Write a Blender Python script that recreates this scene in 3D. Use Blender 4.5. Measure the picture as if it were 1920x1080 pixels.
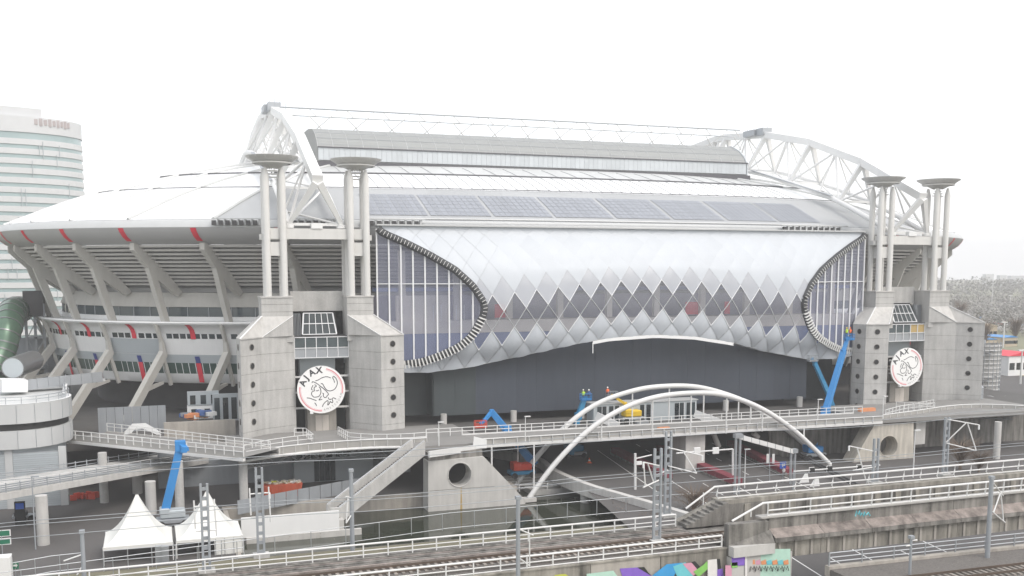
import bpy, bmesh, math, random
from mathutils import Vector, Matrix
random.seed(7)
R = math.radians
scene = bpy.context.scene
for o in list(bpy.data.objects): bpy.data.objects.remove(o)
COL = scene.collection

# ------------------------------------------------------------------ camera
F, PX, PY, CH = 1926., 960., 731., 34.
TH, PH = R(19.3), math.atan(228 / 1926.)
cd = bpy.data.cameras.new('camera'); cam = bpy.data.objects.new('camera', cd); COL.objects.link(cam)
cd.sensor_width = 36; cd.lens = F / 1920 * 36; cd.shift_y = (PY - 540) / 1920
cd.clip_start = .5; cd.clip_end = 9000
cam.location = (0, 0, CH); cam.rotation_euler = (math.pi / 2 - PH, 0, -TH)
scene.camera = cam
scene.render.resolution_x = 1024; scene.render.resolution_y = 576

# ------------------------------------------------------------------ overcast sky, weak soft sun
SUN_EL, SUN_AZ = R(48), R(150)            # azimuth clockwise from +Y
W = bpy.data.worlds.new('World'); scene.world = W; W.use_nodes = True
nt = W.node_tree; nt.nodes.clear()
sky = nt.nodes.new('ShaderNodeTexSky'); sky.sky_type = 'NISHITA'; sky.sun_disc = False
sky.sun_elevation = SUN_EL; sky.sun_rotation = SUN_AZ; sky.air_density = 1; sky.dust_density = 5
bg1 = nt.nodes.new('ShaderNodeBackground'); bg1.inputs[1].default_value = .05
bg2 = nt.nodes.new('ShaderNodeBackground'); bg2.inputs[0].default_value = (.985, .99, 1, 1); bg2.inputs[1].default_value = .95
add = nt.nodes.new('ShaderNodeAddShader'); wo = nt.nodes.new('ShaderNodeOutputWorld')
nt.links.new(sky.outputs[0], bg1.inputs[0]); nt.links.new(bg1.outputs[0], add.inputs[0]); nt.links.new(bg2.outputs[0], add.inputs[1])
nt.links.new(add.outputs[0], wo.inputs[0])
sl = bpy.data.lights.new('sun', 'SUN'); sl.energy = 1.0; sl.angle = R(25); sl.color = (1, .97, .93)
so = bpy.data.objects.new('sun', sl); COL.objects.link(so)
sd = Vector((math.sin(SUN_AZ) * math.cos(SUN_EL), math.cos(SUN_AZ) * math.cos(SUN_EL), math.sin(SUN_EL)))
so.rotation_euler = sd.to_track_quat('Z', 'Y').to_euler(); so.location = sd * 300
vs = scene.view_settings
vs.view_transform = 'Standard'; vs.look = 'None'; vs.gamma = 1; vs.use_curve_mapping = False; vs.exposure = .38

# ------------------------------------------------------------------ pixel -> world helpers (photo pixels, 1920x1080)
cs, sn, cp_, sp_ = math.cos(TH), math.sin(TH), math.cos(PH), math.sin(PH)
def ray(u, v):
    a = (u - PX) / F; b = (PY - v) / F; fh = cp_ + b * sp_
    return (a * cs + fh * sn, -a * sn + fh * cs, -sp_ + b * cp_)
def onY(u, v, Y):
    d = ray(u, v); t = Y / d[1]; return Vector((d[0] * t, Y, CH + d[2] * t))
def onZ(u, v, Z):
    d = ray(u, v); t = (Z - CH) / d[2]; return Vector((d[0] * t, d[1] * t, Z))
def proj(p):
    r = p[0] * cs - p[1] * sn; fh = p[0] * sn + p[1] * cs; dz = p[2] - CH
    d = fh * cp_ - dz * sp_; return (PX + F * r / d, PY - F * (fh * sp_ + dz * cp_) / d)

# ------------------------------------------------------------------ materials
MATS = {}
def mat(name, col, rough=.6, metal=0., var=.1, scale=.35, streak=0., bump=0., bscale=6., spec=.4, fine=0., alpha=None, rnd=0., coat=0.):
    m = bpy.data.materials.new(name); m.use_nodes = True; t = m.node_tree; N = t.nodes; L = t.links
    b = N['Principled BSDF']; b.inputs['Roughness'].default_value = rough; b.inputs['Metallic'].default_value = metal
    b.inputs['Specular IOR Level'].default_value = spec; b.inputs['Coat Weight'].default_value = coat
    g = N.new('ShaderNodeNewGeometry'); val = None
    def noise(sc, vec, det=4):
        n = N.new('ShaderNodeTexNoise'); n.inputs['Scale'].default_value = sc; n.inputs['Detail'].default_value = det
        L.new(vec, n.inputs['Vector']); return n.outputs['Fac']
    def mathn(op, a, bb):
        q = N.new('ShaderNodeMath'); q.operation = op
        for i, x in enumerate((a, bb)):
            if isinstance(x, (int, float)): q.inputs[i].default_value = x
            else: L.new(x, q.inputs[i])
        return q.outputs[0]
    def contrib(fac, amt):
        nonlocal val
        x = mathn('MULTIPLY', mathn('SUBTRACT', fac, .5), amt * 2)
        val = x if val is None else mathn('ADD', val, x)
    if var: contrib(noise(scale, g.outputs['Position']), var)
    if fine: contrib(noise(5., g.outputs['Position'], 6), fine)
    if streak:
        mp = N.new('ShaderNodeMapping'); mp.inputs['Scale'].default_value = (1.1, 1.1, .13); L.new(g.outputs['Position'], mp.inputs[0])
        contrib(noise(1.2, mp.outputs[0], 5), streak)
    if rnd:
        oi = N.new('ShaderNodeObjectInfo'); contrib(oi.outputs['Random'], rnd)
    if val is not None:
        f = mathn('ADD', val, 1.)
        hs = N.new('ShaderNodeVectorMath'); hs.operation = 'SCALE'; hs.inputs[0].default_value = col; L.new(f, hs.inputs['Scale'])
        L.new(hs.outputs[0], b.inputs['Base Color'])
    else: b.inputs['Base Color'].default_value = (*col, 1)
    if bump:
        bp = N.new('ShaderNodeBump'); bp.inputs['Strength'].default_value = bump; bp.inputs['Distance'].default_value = .05
        L.new(noise(bscale, g.outputs['Position'], 6), bp.inputs['Height']); L.new(bp.outputs[0], b.inputs['Normal'])
    if alpha is not None:
        tr = N.new('ShaderNodeBsdfTransparent'); mx = N.new('ShaderNodeMixShader'); mx.inputs[0].default_value = alpha
        tr.inputs[0].default_value = (.9, .92, .97, 1)
        L.new(tr.outputs[0], mx.inputs[1]); L.new(b.outputs[0], mx.inputs[2]); L.new(mx.outputs[0], N['Material Output'].inputs[0])
    MATS[name] = m; return m
mat('concrete', (.43, .425, .41), .85, var=.22, streak=.26, fine=.16, bump=.35)
mat('concrete_rib', (.46, .45, .42), .85, var=.08, streak=.10, fine=.05, bump=.2)
mat('concrete_dirty', (.175, .167, .153), .9, var=.30, scale=.9, streak=1.4, fine=.2, bump=.4)
mat('viaduct_ledge', (.22, .19, .172), .9, var=.4, scale=1.2, streak=.9, fine=.3, bump=.4, rnd=.15)
mat('viaduct_girder', (.25, .235, .205), .9, var=.25, scale=.6, streak=1.1, fine=.12, bump=.3)
mat('twig_hazed', (.27, .26, .245), .95, var=.25, rnd=.2)  # paler than the near twigs: distance haze put into the base
mat('concrete_light', (.48, .47, .45), .85, var=.18, streak=.22, fine=.05, bump=.2)
mat('concrete_warm', (.36, .335, .30), .88, var=.25, streak=.45, fine=.1, bump=.3)
mat('abut_beige', (.47, .44, .385), .88, var=.16, streak=.55, fine=.08, bump=.3)
mat('terrace', (.43, .42, .40), .85, var=.10, streak=.10)
mat('white_paint', (.74, .745, .74), .45, var=.05, streak=.05)
mat('steel_white', (.64, .64, .63), .45, var=.06, streak=.06)
mat('arch_white', (.72, .72, .71), .5, var=.04)
mat('pylon', (.60, .595, .575), .6, var=.06, streak=.10)
mat('galv', (.38, .40, .42), .45, .55, var=.08, streak=.06)
mat('mast_grey', (.30, .32, .34), .55, .2, var=.10, streak=.15)
mat('dish', (.55, .545, .53), .5, .2, var=.1)
mat('eave_light', (.50, .51, .51), .45, .1, var=.05, streak=.04)
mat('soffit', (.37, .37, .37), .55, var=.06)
mat('red', (.62, .035, .06), .5, var=.06)
mat('stripe_blue', (.03, .05, .22), .5, var=.05)
mat('roof_glare', (.84, .85, .85), .32, var=.05, scale=.12, streak=.0, rnd=.05)  # white base carries the sky glare at grazing angle
mat('roof_grey', (.38, .39, .395), .55, .1, var=.08, scale=.15, rnd=.05)
mat('roof_mid', (.55, .56, .555), .38, .1, var=.08, scale=.2, rnd=.05)
mat('roof_line', (.10, .10, .11), .6, var=.1)
mat('solar', (.23, .245, .275), .32, var=.10, rnd=.07, spec=.6)  # base lightened to stand for sky reflected off the panels
mat('solar_frame', (.40, .415, .43), .4, .3, var=0)
mat('box_curve', (.30, .31, .305), .5, .1, var=.08, rnd=.05)
mat('box_wall', (.50, .53, .55), .4, .15, var=.06, rnd=.05)
mat('etfe', (.48, .51, .545), .42, var=.03, rnd=.025, spec=.35)
mat('etfe_half', (.58, .605, .65), .2, var=.04, alpha=.66, rnd=.03)
mat('etfe_clear', (.50, .52, .58), .12, var=.04, alpha=.24, spec=.7)
mat('glass_facade', (.34, .36, .47), .06, var=.08, alpha=.36, spec=.8)
mat('glass_dark', (.03, .04, .045), .08, var=.3, scale=.8, spec=.7, rnd=.5)
mat('glass_green', (.05, .10, .085), .08, var=.3, scale=.8, spec=.7, rnd=.5)
mat('glass_band', (.07, .09, .10), .08, var=.3, scale=.5, spec=.8)
mat('skylight_glass', (.05, .06, .065), .5, var=.3, scale=.6, spec=.15)
mat('mullion', (.72, .73, .74), .45, var=.03)
mat('dark_wall', (.05, .060, .078), .55, var=.16, scale=.12, streak=.12, rnd=.05)
mat('dark_side', (.05, .062, .066), .5, var=.12, streak=.1)
mat('rim_dark', (.05, .052, .055), .6, var=.15)
mat('rim_light', (.72, .72, .70), .5, var=.05)
mat('panel_grey', (.42, .46, .48), .4, .1, var=.05, rnd=.04)
mat('interior', (.66, .61, .55), .8, var=.15)  # lightened to make up for the little light behind the glazing
mat('interior_blue', (.16, .20, .34), .5, var=.25, scale=.3)
mat('interior_dark', (.34, .33, .38), .8, var=.3)  # base raised too, in place of light missing inside the gallery
mat('black', (.02, .02, .021), .7, var=.2)
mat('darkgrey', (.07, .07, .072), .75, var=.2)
mat('asphalt', (.095, .09, .087), .85, var=.22, scale=.12, fine=.15, bump=.3)
mat('paving', (.26, .25, .24), .85, var=.15, fine=.1)
mat('plaza', (.10, .097, .093), .85, var=.2, fine=.1)  # darker than the deck floor: shade under the stadium put into the base
mat('deck_floor', (.23, .225, .215), .85, var=.14, fine=.08)
mat('parapet', (.36, .35, .33), .7, var=.08, streak=.12)
mat('ballast', (.135, .125, .115), .95, var=.2, scale=1.5, fine=.5, bump=1., bscale=9)
mat('sleeper', (.25, .225, .20), .9, var=.15, rnd=.25)
mat('rail_steel', (.13, .10, .08), .5, .4, var=.25)
mat('road_red', (.19, .035, .05), .8, var=.2, fine=.1)
mat('road_white', (.7, .7, .68), .7, var=.15)
mat('grass', (.15, .14, .095), .95, var=.3, scale=.6, fine=.3)
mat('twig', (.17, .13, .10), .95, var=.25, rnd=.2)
mat('blue_lift', (.035, .22, .52), .4, var=.08)
mat('teal_lift', (.04, .23, .42), .4, var=.1)
mat('red_lift', (.60, .06, .03), .45, var=.1)
mat('yellow_lift', (.72, .48, .03), .45, var=.1)
mat('tyre', (.025, .025, .025), .85, var=.2)
mat('tent', (.68, .68, .65), .55, var=.03, streak=.03)
mat('container_red', (.42, .08, .035), .6, var=.15, streak=.2)
mat('debris', (.52, .46, .36), .9, var=.4, scale=2.5)
mat('skin', (.5, .3, .22), .6, var=0); mat('jeans', (.05, .06, .09), .8, var=.1)
mat('vest_yellow', (.55, .8, .06), .6, var=0); mat('vest_orange', (.9, .17, .04), .6, var=0); mat('vest_blue', (.06, .12, .3), .6, var=0)
mat('helmet', (.85, .85, .82), .35, var=0); mat('helmet_yellow', (.85, .65, .05), .35, var=0)
mat('crest_white', (.82, .82, .81), .4, var=.02); mat('crest_black', (.05, .05, .055), .5, var=0); mat('crest_red', (.72, .16, .2), .5, var=0); mat('crest_pink', (.78, .45, .47), .5, var=0); mat('crest_grey', (.35, .35, .35), .5, var=0)
mat('office_white', (.56, .57, .58), .5, var=.05); mat('office_glass', (.30, .39, .40), .12, var=.2, scale=.1, spec=.7)  # office glass lightened: distance haze put into the base
mat('office_sign', (.42, .37, .37), .6, var=.1); mat('tube_green', (.10, .17, .12), .3, .3, var=.15); mat('tube_grey', (.22, .225, .23), .3, .5, var=.15)  # office letters paled for the same distance haze
mat('canopy', (.75, .77, .78), .15, .6, var=.1)
mat('sign_blue', (.04, .12, .5), .4, var=0); mat('sign_white', (.75, .75, .74), .4, var=.05); mat('sign_green', (.02, .16, .09), .4, var=0)
mat('far_field', (.20, .20, .13), .95, var=.25, scale=.01); mat('beige', (.45, .38, .29), .85, var=.1)
mat('gold', (.42, .30, .12), .4, var=.15, spec=.6)
for n, c in (('g_purple', (.22, .12, .5)), ('g_blue', (.05, .3, .6)), ('g_green', (.22, .5, .12)), ('g_pink', (.6, .3, .4)), ('g_mint', (.42, .62, .52)), ('g_black', (.03, .03, .03)), ('g_white', (.68, .66, .64)), ('g_lime', (.5, .52, .08)), ('g_orange', (.65, .27, .13)), ('g_cyan', (.15, .5, .55))):
    mat(n, c, .75, var=.14, scale=2.)

# water
wm = bpy.data.materials.new('water'); wm.use_nodes = True; b = wm.node_tree.nodes['Principled BSDF']
b.inputs['Base Color'].default_value = (.035, .04, .028, 1); b.inputs['Roughness'].default_value = .06; b.inputs['Specular IOR Level'].default_value = .5
nn = wm.node_tree.nodes.new('ShaderNodeTexNoise'); nn.inputs['Scale'].default_value = 1.1; bb_ = wm.node_tree.nodes.new('ShaderNodeBump'); bb_.inputs['Strength'].default_value = .12; bb_.inputs['Distance'].default_value = .04
gg = wm.node_tree.nodes.new('ShaderNodeNewGeometry'); wm.node_tree.links.new(gg.outputs['Position'], nn.inputs['Vector'])
wm.node_tree.links.new(nn.outputs['Fac'], bb_.inputs['Height']); wm.node_tree.links.new(bb_.outputs[0], b.inputs['Normal']); MATS['water'] = wm

# ------------------------------------------------------------------ mesh helpers
V = Vector
class MB:
    def __init__(s): s.v = []; s.f = []; s.sm = False
    def quad(s, *p):
        i = len(s.v); s.v += [V(q) for q in p]; s.f.append(tuple(range(i, i + len(p)))); return s
    def box(s, c, size, rz=0, M=None):
        x, y, z = (q / 2 for q in size); M = M or Matrix.Rotation(rz, 3, 'Z'); c = V(c); i = len(s.v)
        for dx, dy, dz in ((-x, -y, -z), (x, -y, -z), (x, y, -z), (-x, y, -z), (-x, -y, z), (x, -y, z), (x, y, z), (-x, y, z)):
            s.v.append(c + M @ V((dx, dy, dz)))
        for f in ((0, 3, 2, 1), (4, 5, 6, 7), (0, 1, 5, 4), (1, 2, 6, 5), (2, 3, 7, 6), (3, 0, 4, 7)): s.f.append(tuple(i + k for k in f))
        return s
    def span(s, lo, hi): return s.box([(a + b) / 2 for a, b in zip(lo, hi)], [abs(b - a) for a, b in zip(lo, hi)])
    def beam(s, p, q, w, h, w2=None, h2=None, up=(0, 0, 1)):
        p, q = V(p), V(q); d = (q - p).normalized(); u = V(up)
        if abs(d.dot(u)) > .98: u = V((0, 1, 0))
        a = d.cross(u).normalized(); b = a.cross(d).normalized(); w2 = w if w2 is None else w2; h2 = h if h2 is None else h2; i = len(s.v)
        for c, ww, hh in ((p, w, h), (q, w2, h2)):
            for x, y in ((-1, -1), (1, -1), (1, 1), (-1, 1)): s.v.append(c + a * (x * ww / 2) + b * (y * hh / 2))
        for f in ((0, 1, 2, 3), (7, 6, 5, 4), (0, 4, 5, 1), (1, 5, 6, 2), (2, 6, 7, 3), (3, 7, 4, 0)): s.f.append(tuple(i + k for k in f))
        return s
    def tube(s, pts, r, n=8, r2=None, cap=True):
        pts = [V(p) for p in pts]; m = len(pts); i = len(s.v); s.sm = True
        for k, p in enumerate(pts):
            d = (pts[min(k + 1, m - 1)] - pts[max(k - 1, 0)]).normalized()
            u = V((0, 0, 1)) if abs(d.z) < .95 else V((0, 1, 0))
            a = d.cross(u).normalized(); b = a.cross(d).normalized()
            rr = r if r2 is None else r + (r2 - r) * k / (m - 1)
            for j in range(n):
                t = 2 * math.pi * j / n; s.v.append(p + a * (rr * math.cos(t)) + b * (rr * math.sin(t)))
        for k in range(m - 1):
            for j in range(n): s.f.append((i + k * n + j, i + k * n + (j + 1) % n, i + (k + 1) * n + (j + 1) % n, i + (k + 1) * n + j))
        if cap: s.f.append(tuple(i + j for j in reversed(range(n)))); s.f.append(tuple(i + (m - 1) * n + j for j in range(n)))
        return s
    def lathe(s, prof, c=(0, 0, 0), n=32, a0=0, a1=2 * math.pi):
        i = len(s.v); c = V(c); full = abs(a1 - a0 - 2 * math.pi) < 1e-6; cnt = n if full else n + 1; s.sm = True; m = len(prof)
        for j in range(cnt):
            t = a0 + (a1 - a0) * j / n
            for r, z in prof: s.v.append(c + V((r * math.cos(t), r * math.sin(t), z)))
        for j in range(n):
            k = (j + 1) % cnt
            for q in range(m - 1): s.f.append((i + j * m + q, i + k * m + q, i + k * m + q + 1, i + j * m + q + 1))
        return s
    def grid(s, rows):
        i = len(s.v); m = len(rows[0])
        for r in rows: s.v += [V(p) for p in r]
        for a in range(len(rows) - 1):
            for b in range(m - 1): s.f.append((i + a * m + b, i + a * m + b + 1, i + (a + 1) * m + b + 1, i + (a + 1) * m + b))
        return s
    def prism(s, poly, axis, lo, hi):
        """poly: 2-D points; axis 'x','y','z' extruded from lo to hi"""
        def mk(p, e): return {'x': V((e, p[0], p[1])), 'y': V((p[0], e, p[1])), 'z': V((p[0], p[1], e))}[axis]
        i = len(s.v); n = len(poly); s.v += [mk(p, lo) for p in poly] + [mk(p, hi) for p in poly]
        s.f.append(tuple(i + k for k in range(n))); s.f.append(tuple(i + n + k for k in reversed(range(n))))
        for k in range(n): s.f.append((i + k, i + n + k, i + n + (k + 1) % n, i + (k + 1) % n))
        return s
    def mesh(s, name, m, off=None, bevel=0):
        off = off or V((0, 0, 0)); me = bpy.data.meshes.new(name)
        me.from_pydata([tuple(p - off) for p in s.v], [], s.f); me.materials.append(MATS[m])
        bm = bmesh.new(); bm.from_mesh(me); bmesh.ops.recalc_face_normals(bm, faces=bm.faces)
        if bevel: bmesh.ops.bevel(bm, geom=bm.edges[:], offset=bevel, segments=1, affect='EDGES', clamp_overlap=True)
        bm.to_mesh(me); bm.free()
        if s.sm:
            for p in me.polygons: p.use_smooth = True
            try: me.set_sharp_from_angle(angle=R(40))
            except Exception: pass
        return me
ROOT = {}
def link(o, parent=None):
    COL.objects.link(o)
    if parent is not None: o.parent = parent; ROOT[o.name] = ROOT[parent.name]
    return o
def thing(name, label, cat, loc=(0, 0, 0), group=None):
    o = bpy.data.objects.new(name, None); COL.objects.link(o); o.location = loc; o.empty_display_size = .5
    o['label'] = label; o['category'] = cat
    if group: o['group'] = group
    ROOT[o.name] = V(loc); return o
def part(name, mb, m, parent, label=None, kind=None, bevel=0):
    o = bpy.data.objects.new(name, mb.mesh(name, m, ROOT[parent.name], bevel)); link(o, parent)
    if label: o['label'] = label
    if kind: o['kind'] = kind
    return o
def inst(name, me, parent, loc, rz=0, M=None):
    """a piece that shares mesh data; loc in world"""
    o = bpy.data.objects.new(name, me); link(o, parent)
    o.location = V(loc) - ROOT[parent.name]
    if M is not None: o.rotation_euler = M.to_euler()
    else: o.rotation_euler = (0, 0, rz)
    return o
def solo(name, mb, m, label, cat, loc=None, group=None, bevel=0):
    loc = V(loc) if loc is not None else V(mb.v[0])
    o = bpy.data.objects.new(name, mb.mesh(name, m, loc, bevel)); COL.objects.link(o); o.location = loc
    o['label'] = label; o['category'] = cat
    if group: o['group'] = group
    ROOT[o.name] = loc; return o
def struct(name, mb, m, kind='structure'):
    o = bpy.data.objects.new(name, mb.mesh(name, m)); COL.objects.link(o); o['kind'] = kind; ROOT[o.name] = V((0, 0, 0)); return o
def lerp(a, b, t): return a + (b - a) * t
def interp(tab, x):
    if x <= tab[0][0]: return tab[0][1]
    for (a, b), (c, d) in zip(tab, tab[1:]):
        if x <= c: return b + (d - b) * (x - a) / (c - a)
    return tab[-1][1]
def smooth(pts, n=6):
    """Catmull-Rom through points"""
    pts = [V(p) for p in pts]; out = []
    for i in range(len(pts) - 1):
        p0, p1, p2, p3 = pts[max(i - 1, 0)], pts[i], pts[i + 1], pts[min(i + 2, len(pts) - 1)]
        for k in range(n):
            t = k / n
            out.append(.5 * ((2 * p1) + (p2 - p0) * t + (2 * p0 - 5 * p1 + 4 * p2 - p3) * t * t + (3 * p1 - p0 - 3 * p2 + p3) * t ** 3))
    return out + [pts[-1]]
def resample(pts, step):
    pts = [V(p) for p in pts]; out = [pts[0].copy()]; acc = 0
    L = sum((b - a).length for a, b in zip(pts, pts[1:])); n = max(1, round(L / step)); st = L / n; nxt = st
    for a, b in zip(pts, pts[1:]):
        d = (b - a).length
        while nxt <= acc + d + 1e-6 and len(out) <= n: out.append(a.lerp(b, (nxt - acc) / d) if d else a.copy()); nxt += st
        acc += d
    return out
def railing(label, pts, h=1.1, step=2., rails=(1., .55), r=.045, m='steel_white', group=None, lean=0., cat='railing', name='railing', foot=.0, top_r=None):
    """thing: one handrail and lower rails following pts (deck level) with single posts"""
    pts = [V(p) for p in pts]; t = thing(name, label, cat, pts[0], group)
    for k, f in enumerate(rails):
        mb = MB().tube([p + V((0, 0, h * f)) for p in pts], (top_r or r) if k == 0 else r, 6)
        part('handrail' if k == 0 else 'mid_rail', mb, m, t)
    me = MB().box((0, 0, h / 2 + foot / 2), (r * 2, r * 2, h - foot)).mesh('post', m)
    for p in resample(pts, step): inst('post', me, t, p)
    return t

# ================================================================== THE SETTING
DECK, PLAZA = 7.5, 6.8
gx = [-900, -60, 9, 53, 69, 260, 2400]; gy = [-300, 60, 122, 149, 156.5, 400, 2400]
g = MB(); gf = MB()
for i in range(6):
    for j in range(6):
        if (i in (2, 3) and j == 2) or (i == 3 and j == 3): continue
        near = i in (1, 2, 3, 4) and j in (1, 2, 3, 4)
        (g if near else gf).quad((gx[i], gy[j], 0), (gx[i + 1], gy[j], 0), (gx[i + 1], gy[j + 1], 0), (gx[i], gy[j + 1], 0))
struct('street', g, 'asphalt'); struct('ground', gf, 'far_field')
struct('canal_bed', MB().quad((8, 121, -4), (70, 121, -4), (70, 158, -4), (8, 158, -4)), 'darkgrey')
struct('canal_water', MB().quad((9, 122, -2), (69, 122, -2), (69, 156.5, -2), (9, 156.5, -2)), 'water')
q = MB()
q.span((9, 149.0, -4), (53.0, 149.6, .12)); q.span((8.4, 122, -4), (9, 149.6, .12)); q.span((53, 156.5, -4), (69, 157.1, .12)); q.span((69, 122, -4), (69.6, 157.1, .12)); q.span((52.4, 149.6, -4), (53, 156.5, .12))
solo('quay_wall', q, 'concrete_warm', 'low concrete quay wall edging the canal below the footbridge', 'quay wall', (9, 149, -2))
struct('canal_bank', MB().quad((-20, 100, .6), (75, 100, .6), (75, 121.6, .05), (-20, 121.6, .05)).quad((9, 121.6, .05), (69, 121.6, .05), (69, 124.6, -2.3), (9, 124.6, -2.3)), 'grass')

# road under the plaza and the railway: slab on columns, markings, red strips
def roadp(s, y): return V((s + (y - 140) * .17, y, .5))
rd = MB(); rd.quad(roadp(61.2, 60), roadp(103, 60), roadp(103, 215), roadp(61.2, 215)); struct('road', rd, 'asphalt')
rs = MB(); rs.quad(*[roadp(a, b) + V((0, 0, -.02)) for a, b in ((61, 118), (61, 168))], *[roadp(a, b) + V((0, 0, -1.3)) for a, b in ((61, 168), (61, 118))])
mk = MB()
for s in (71.5, 76.2, 85.0, 95.6):
    mk.quad(*[roadp(a, b) + V((0, 0, .008)) for a, b in ((s, 90), (s + .16, 90), (s + .16, 172), (s, 172))])
for s in (80.6, 90.5):
    for k in range(14): mk.quad(*[roadp(a, b) + V((0, 0, .008)) for a, b in ((s, 95 + k * 6), (s + .15, 95 + k * 6), (s + .15, 97.6 + k * 6), (s, 97.6 + k * 6))])
struct('road_markings', mk, 'road_white')
t = thing('road_viaduct_edge', 'curved concrete edge beam of the road standing on round columns in the canal', 'road edge', (61, 140, -2))
ep = smooth([onZ(890, 842, 1.0), onZ(960, 853, 1.0), onZ(1010, 864, 1.0), onZ(1040, 886, 1.0), onZ(1100, 912, 1.0), onZ(1160, 930, 1.0), onZ(1225, 949, 1.0), onZ(1300, 972, 1.0)])
mb = MB()
for a, b in zip(ep, ep[1:]): mb.beam(a + V((0, 0, -.45)), b + V((0, 0, -.45)), 1.0, 1.9)
part('edge_beam', mb, 'concrete_light', t)
mb = MB()
for a, b in zip(ep[6:], ep[7:]): mb.quad(a + V((.4, 0, -.42)), b + V((.4, 0, -.42)), b + V((9, 0, -.5)), a + V((9, 0, -.5)))
part('slab', mb, 'asphalt', t)
colme = MB().lathe([(0, 0), (.8, 0), (.8, 4.4), (0, 4.4)], n=20).mesh('column', 'concrete')
for u, v in ((1100, 945), (1167, 970)): p = onZ(u, v, -2); inst('column', colme, t, (p.x + .3, p.y + 1.2, -4))
redm = [((1175, 862), (1252, 900)), ((1262, 858), (1383, 912)), ((1390, 848), (1478, 893))]
redl = ['red painted low road barrier next to the curved concrete edge beam', 'red painted low road barrier between the two carriageways', 'red painted low road barrier next to the blue road sign']
for (a, b), lb in zip(redm, redl):
    p, q2 = onZ(*a, .5), onZ(*b, .5); t = thing('road_barrier', lb, 'road barrier', p, 'red barriers along the sunken road')
    d = (q2 - p).normalized(); p = p - d * 6
    part('kerb', MB().beam(p + V((0, 0, .15)), q2 + V((0, 0, .15)), 1.8, .3), 'concrete_dirty', t)
    part('red_wall', MB().beam(p + V((.0, 0, .75)), q2 + V((.0, 0, .75)), 1.6, .9), 'road_red', t)
    me = MB().box((0, 0, .4), (.35, .5, .6)).mesh('support', 'concrete_dirty')
    for s in resample([p, q2], 3.0): inst('support', me, t, s + V((-.62, 0, .0)))

# plaza under the stadium
pz = MB(); pz.span((28, 157, PLAZA - 1.2), (178, 260, PLAZA)); pz.span((-40, 172, PLAZA - 1.2), (28, 260, PLAZA)); struct('plaza_deck', pz, 'plaza')

# ================================================================== STADIUM
ST = thing('stadium', 'large grey stadium with domed roof, red striped bowl walls and white bulging front', 'stadium', (85.2, 245, PLAZA))
SX, SY, SA, SB, SN = 85.2, 245., 115., 71., 2.6
def sp(a, o, z):
    c, s_ = math.cos(a), math.sin(a); e = 2 / SN
    return V((SX + (SA + o) * math.copysign(abs(c) ** e, c), SY + (SB + o) * math.copysign(abs(s_) ** e, s_), z))
def ang_of(u, o, z, lo, hi):
    """angle at which the bowl line (o, z) is seen at photo column u"""
    for _ in range(50):
        m = (lo + hi) / 2
        if proj(sp(m, o, z))[0] < u: lo = m
        else: hi = m
    return (lo + hi) / 2
ribsL = [ang_of(u, -2.5, 38.2, R(182), R(262)) for u in (30, 70, 142, 250, 381, 533)]
ribs = sorted([ribsL[0] - R(12), ribsL[0] - R(6)] + ribsL + [R(540) - a for a in ribsL] + [R(540) - ribsL[0] + R(6), R(540) - ribsL[0] + R(12)])
A0, A1 = R(160), R(380)
def angs(a, b, n): return [a + (b - a) * k / n for k in range(n + 1)]
FULL = angs(A0, A1, 240)
def band(name, prof, m, aa=FULL, label=None, parent=ST, sm=True):
    mb = MB(); mb.grid([[sp(a, o, z) for a in aa] for o, z in prof]); mb.sm = sm
    return part(name, mb, m, parent, label)
band('eave_fascia', [(-1.6, 42.35), (-.8, 42.2), (0, 41.1), (0, 40.95)], 'eave_light')
band('soffit', [(0, 40.93), (-.25, 40.3), (-.9, 39.4), (-1.8, 38.7), (-3.1, 38.1)], 'soffit')
for k in range(11):
    o, z = -3.1 - k * .82, 38.05 - k * .68
    band('terrace_step', [(o - .5, z + .02), (o, z), (o - .03, z - .40), (o - .75, z - .43)], 'terrace', sm=False)
band('terrace_backing', [(-4.4, 38.0), (-13.6, 30.3)], 'soffit')  # added backing sheet, greyer than the steps, to give the gaps shade
band('recess_wall', [(-12.2, 30.6), (-13.6, 30.4), (-13.6, 29.6), (-12.6, 29.5)], 'soffit')
band('concrete_band', [(-12.6, 29.5), (-12.5, 29.3), (-11.5, 26.9), (-11.9, 26.85)], 'concrete_rib')
gb = band('glass_strip', [(-11.9, 26.85), (-11.9, 25.1)], 'glass_band')
mm = MB().box((0, 0, .875), (.14, .14, 1.75)).mesh('mullion', 'mast_grey')
for a in angs(R(182), R(255), 22): p = sp(a, -11.82, 25.1); inst('mullion', mm, gb, p) if True else None
band('parapet', [(-11.85, 25.1), (-11.6, 25.1), (-11.5, 24.3)], 'white_paint')
band('ledge', [(-11.5, 24.3), (-6.6, 24.25), (-6.4, 24.45), (-6.3, 24.2), (-6.5, 23.9)], 'white_paint', sm=False)
band('flared_band', [(-6.6, 23.9), (-7.2, 23.55), (-7.75, 22.9), (-8.0, 22.25)], 'white_paint')
wb = band('window_strip', [(-8.05, 22.25), (-8.2, 21.2)], 'white_paint')
bays = list(zip(ribs, ribs[1:]))
white = [b for k, b in enumerate(bays)]
greybay = ribsL[2]
pw = MB(); pw.grid([[sp(a, o, z) for a in FULL] for o, z in ((-8.2, 21.2), (-8.85, 18.3))])
part('white_band', pw, 'white_paint', ST)
part('grey_panel_bay', MB().grid([[sp(a, o + .06, z) for a in angs(ribsL[2], ribsL[3], 8)] for o, z in ((-8.2, 21.15), (-8.85, 18.35))]), 'panel_grey', ST)
band('panel_band', [(-8.85, 18.3), (-9.2, 16.75)], 'panel_grey')
gl = band('green_glazing', [(-9.2, 16.75), (-9.6, 14.75)], 'glass_green')
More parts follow.
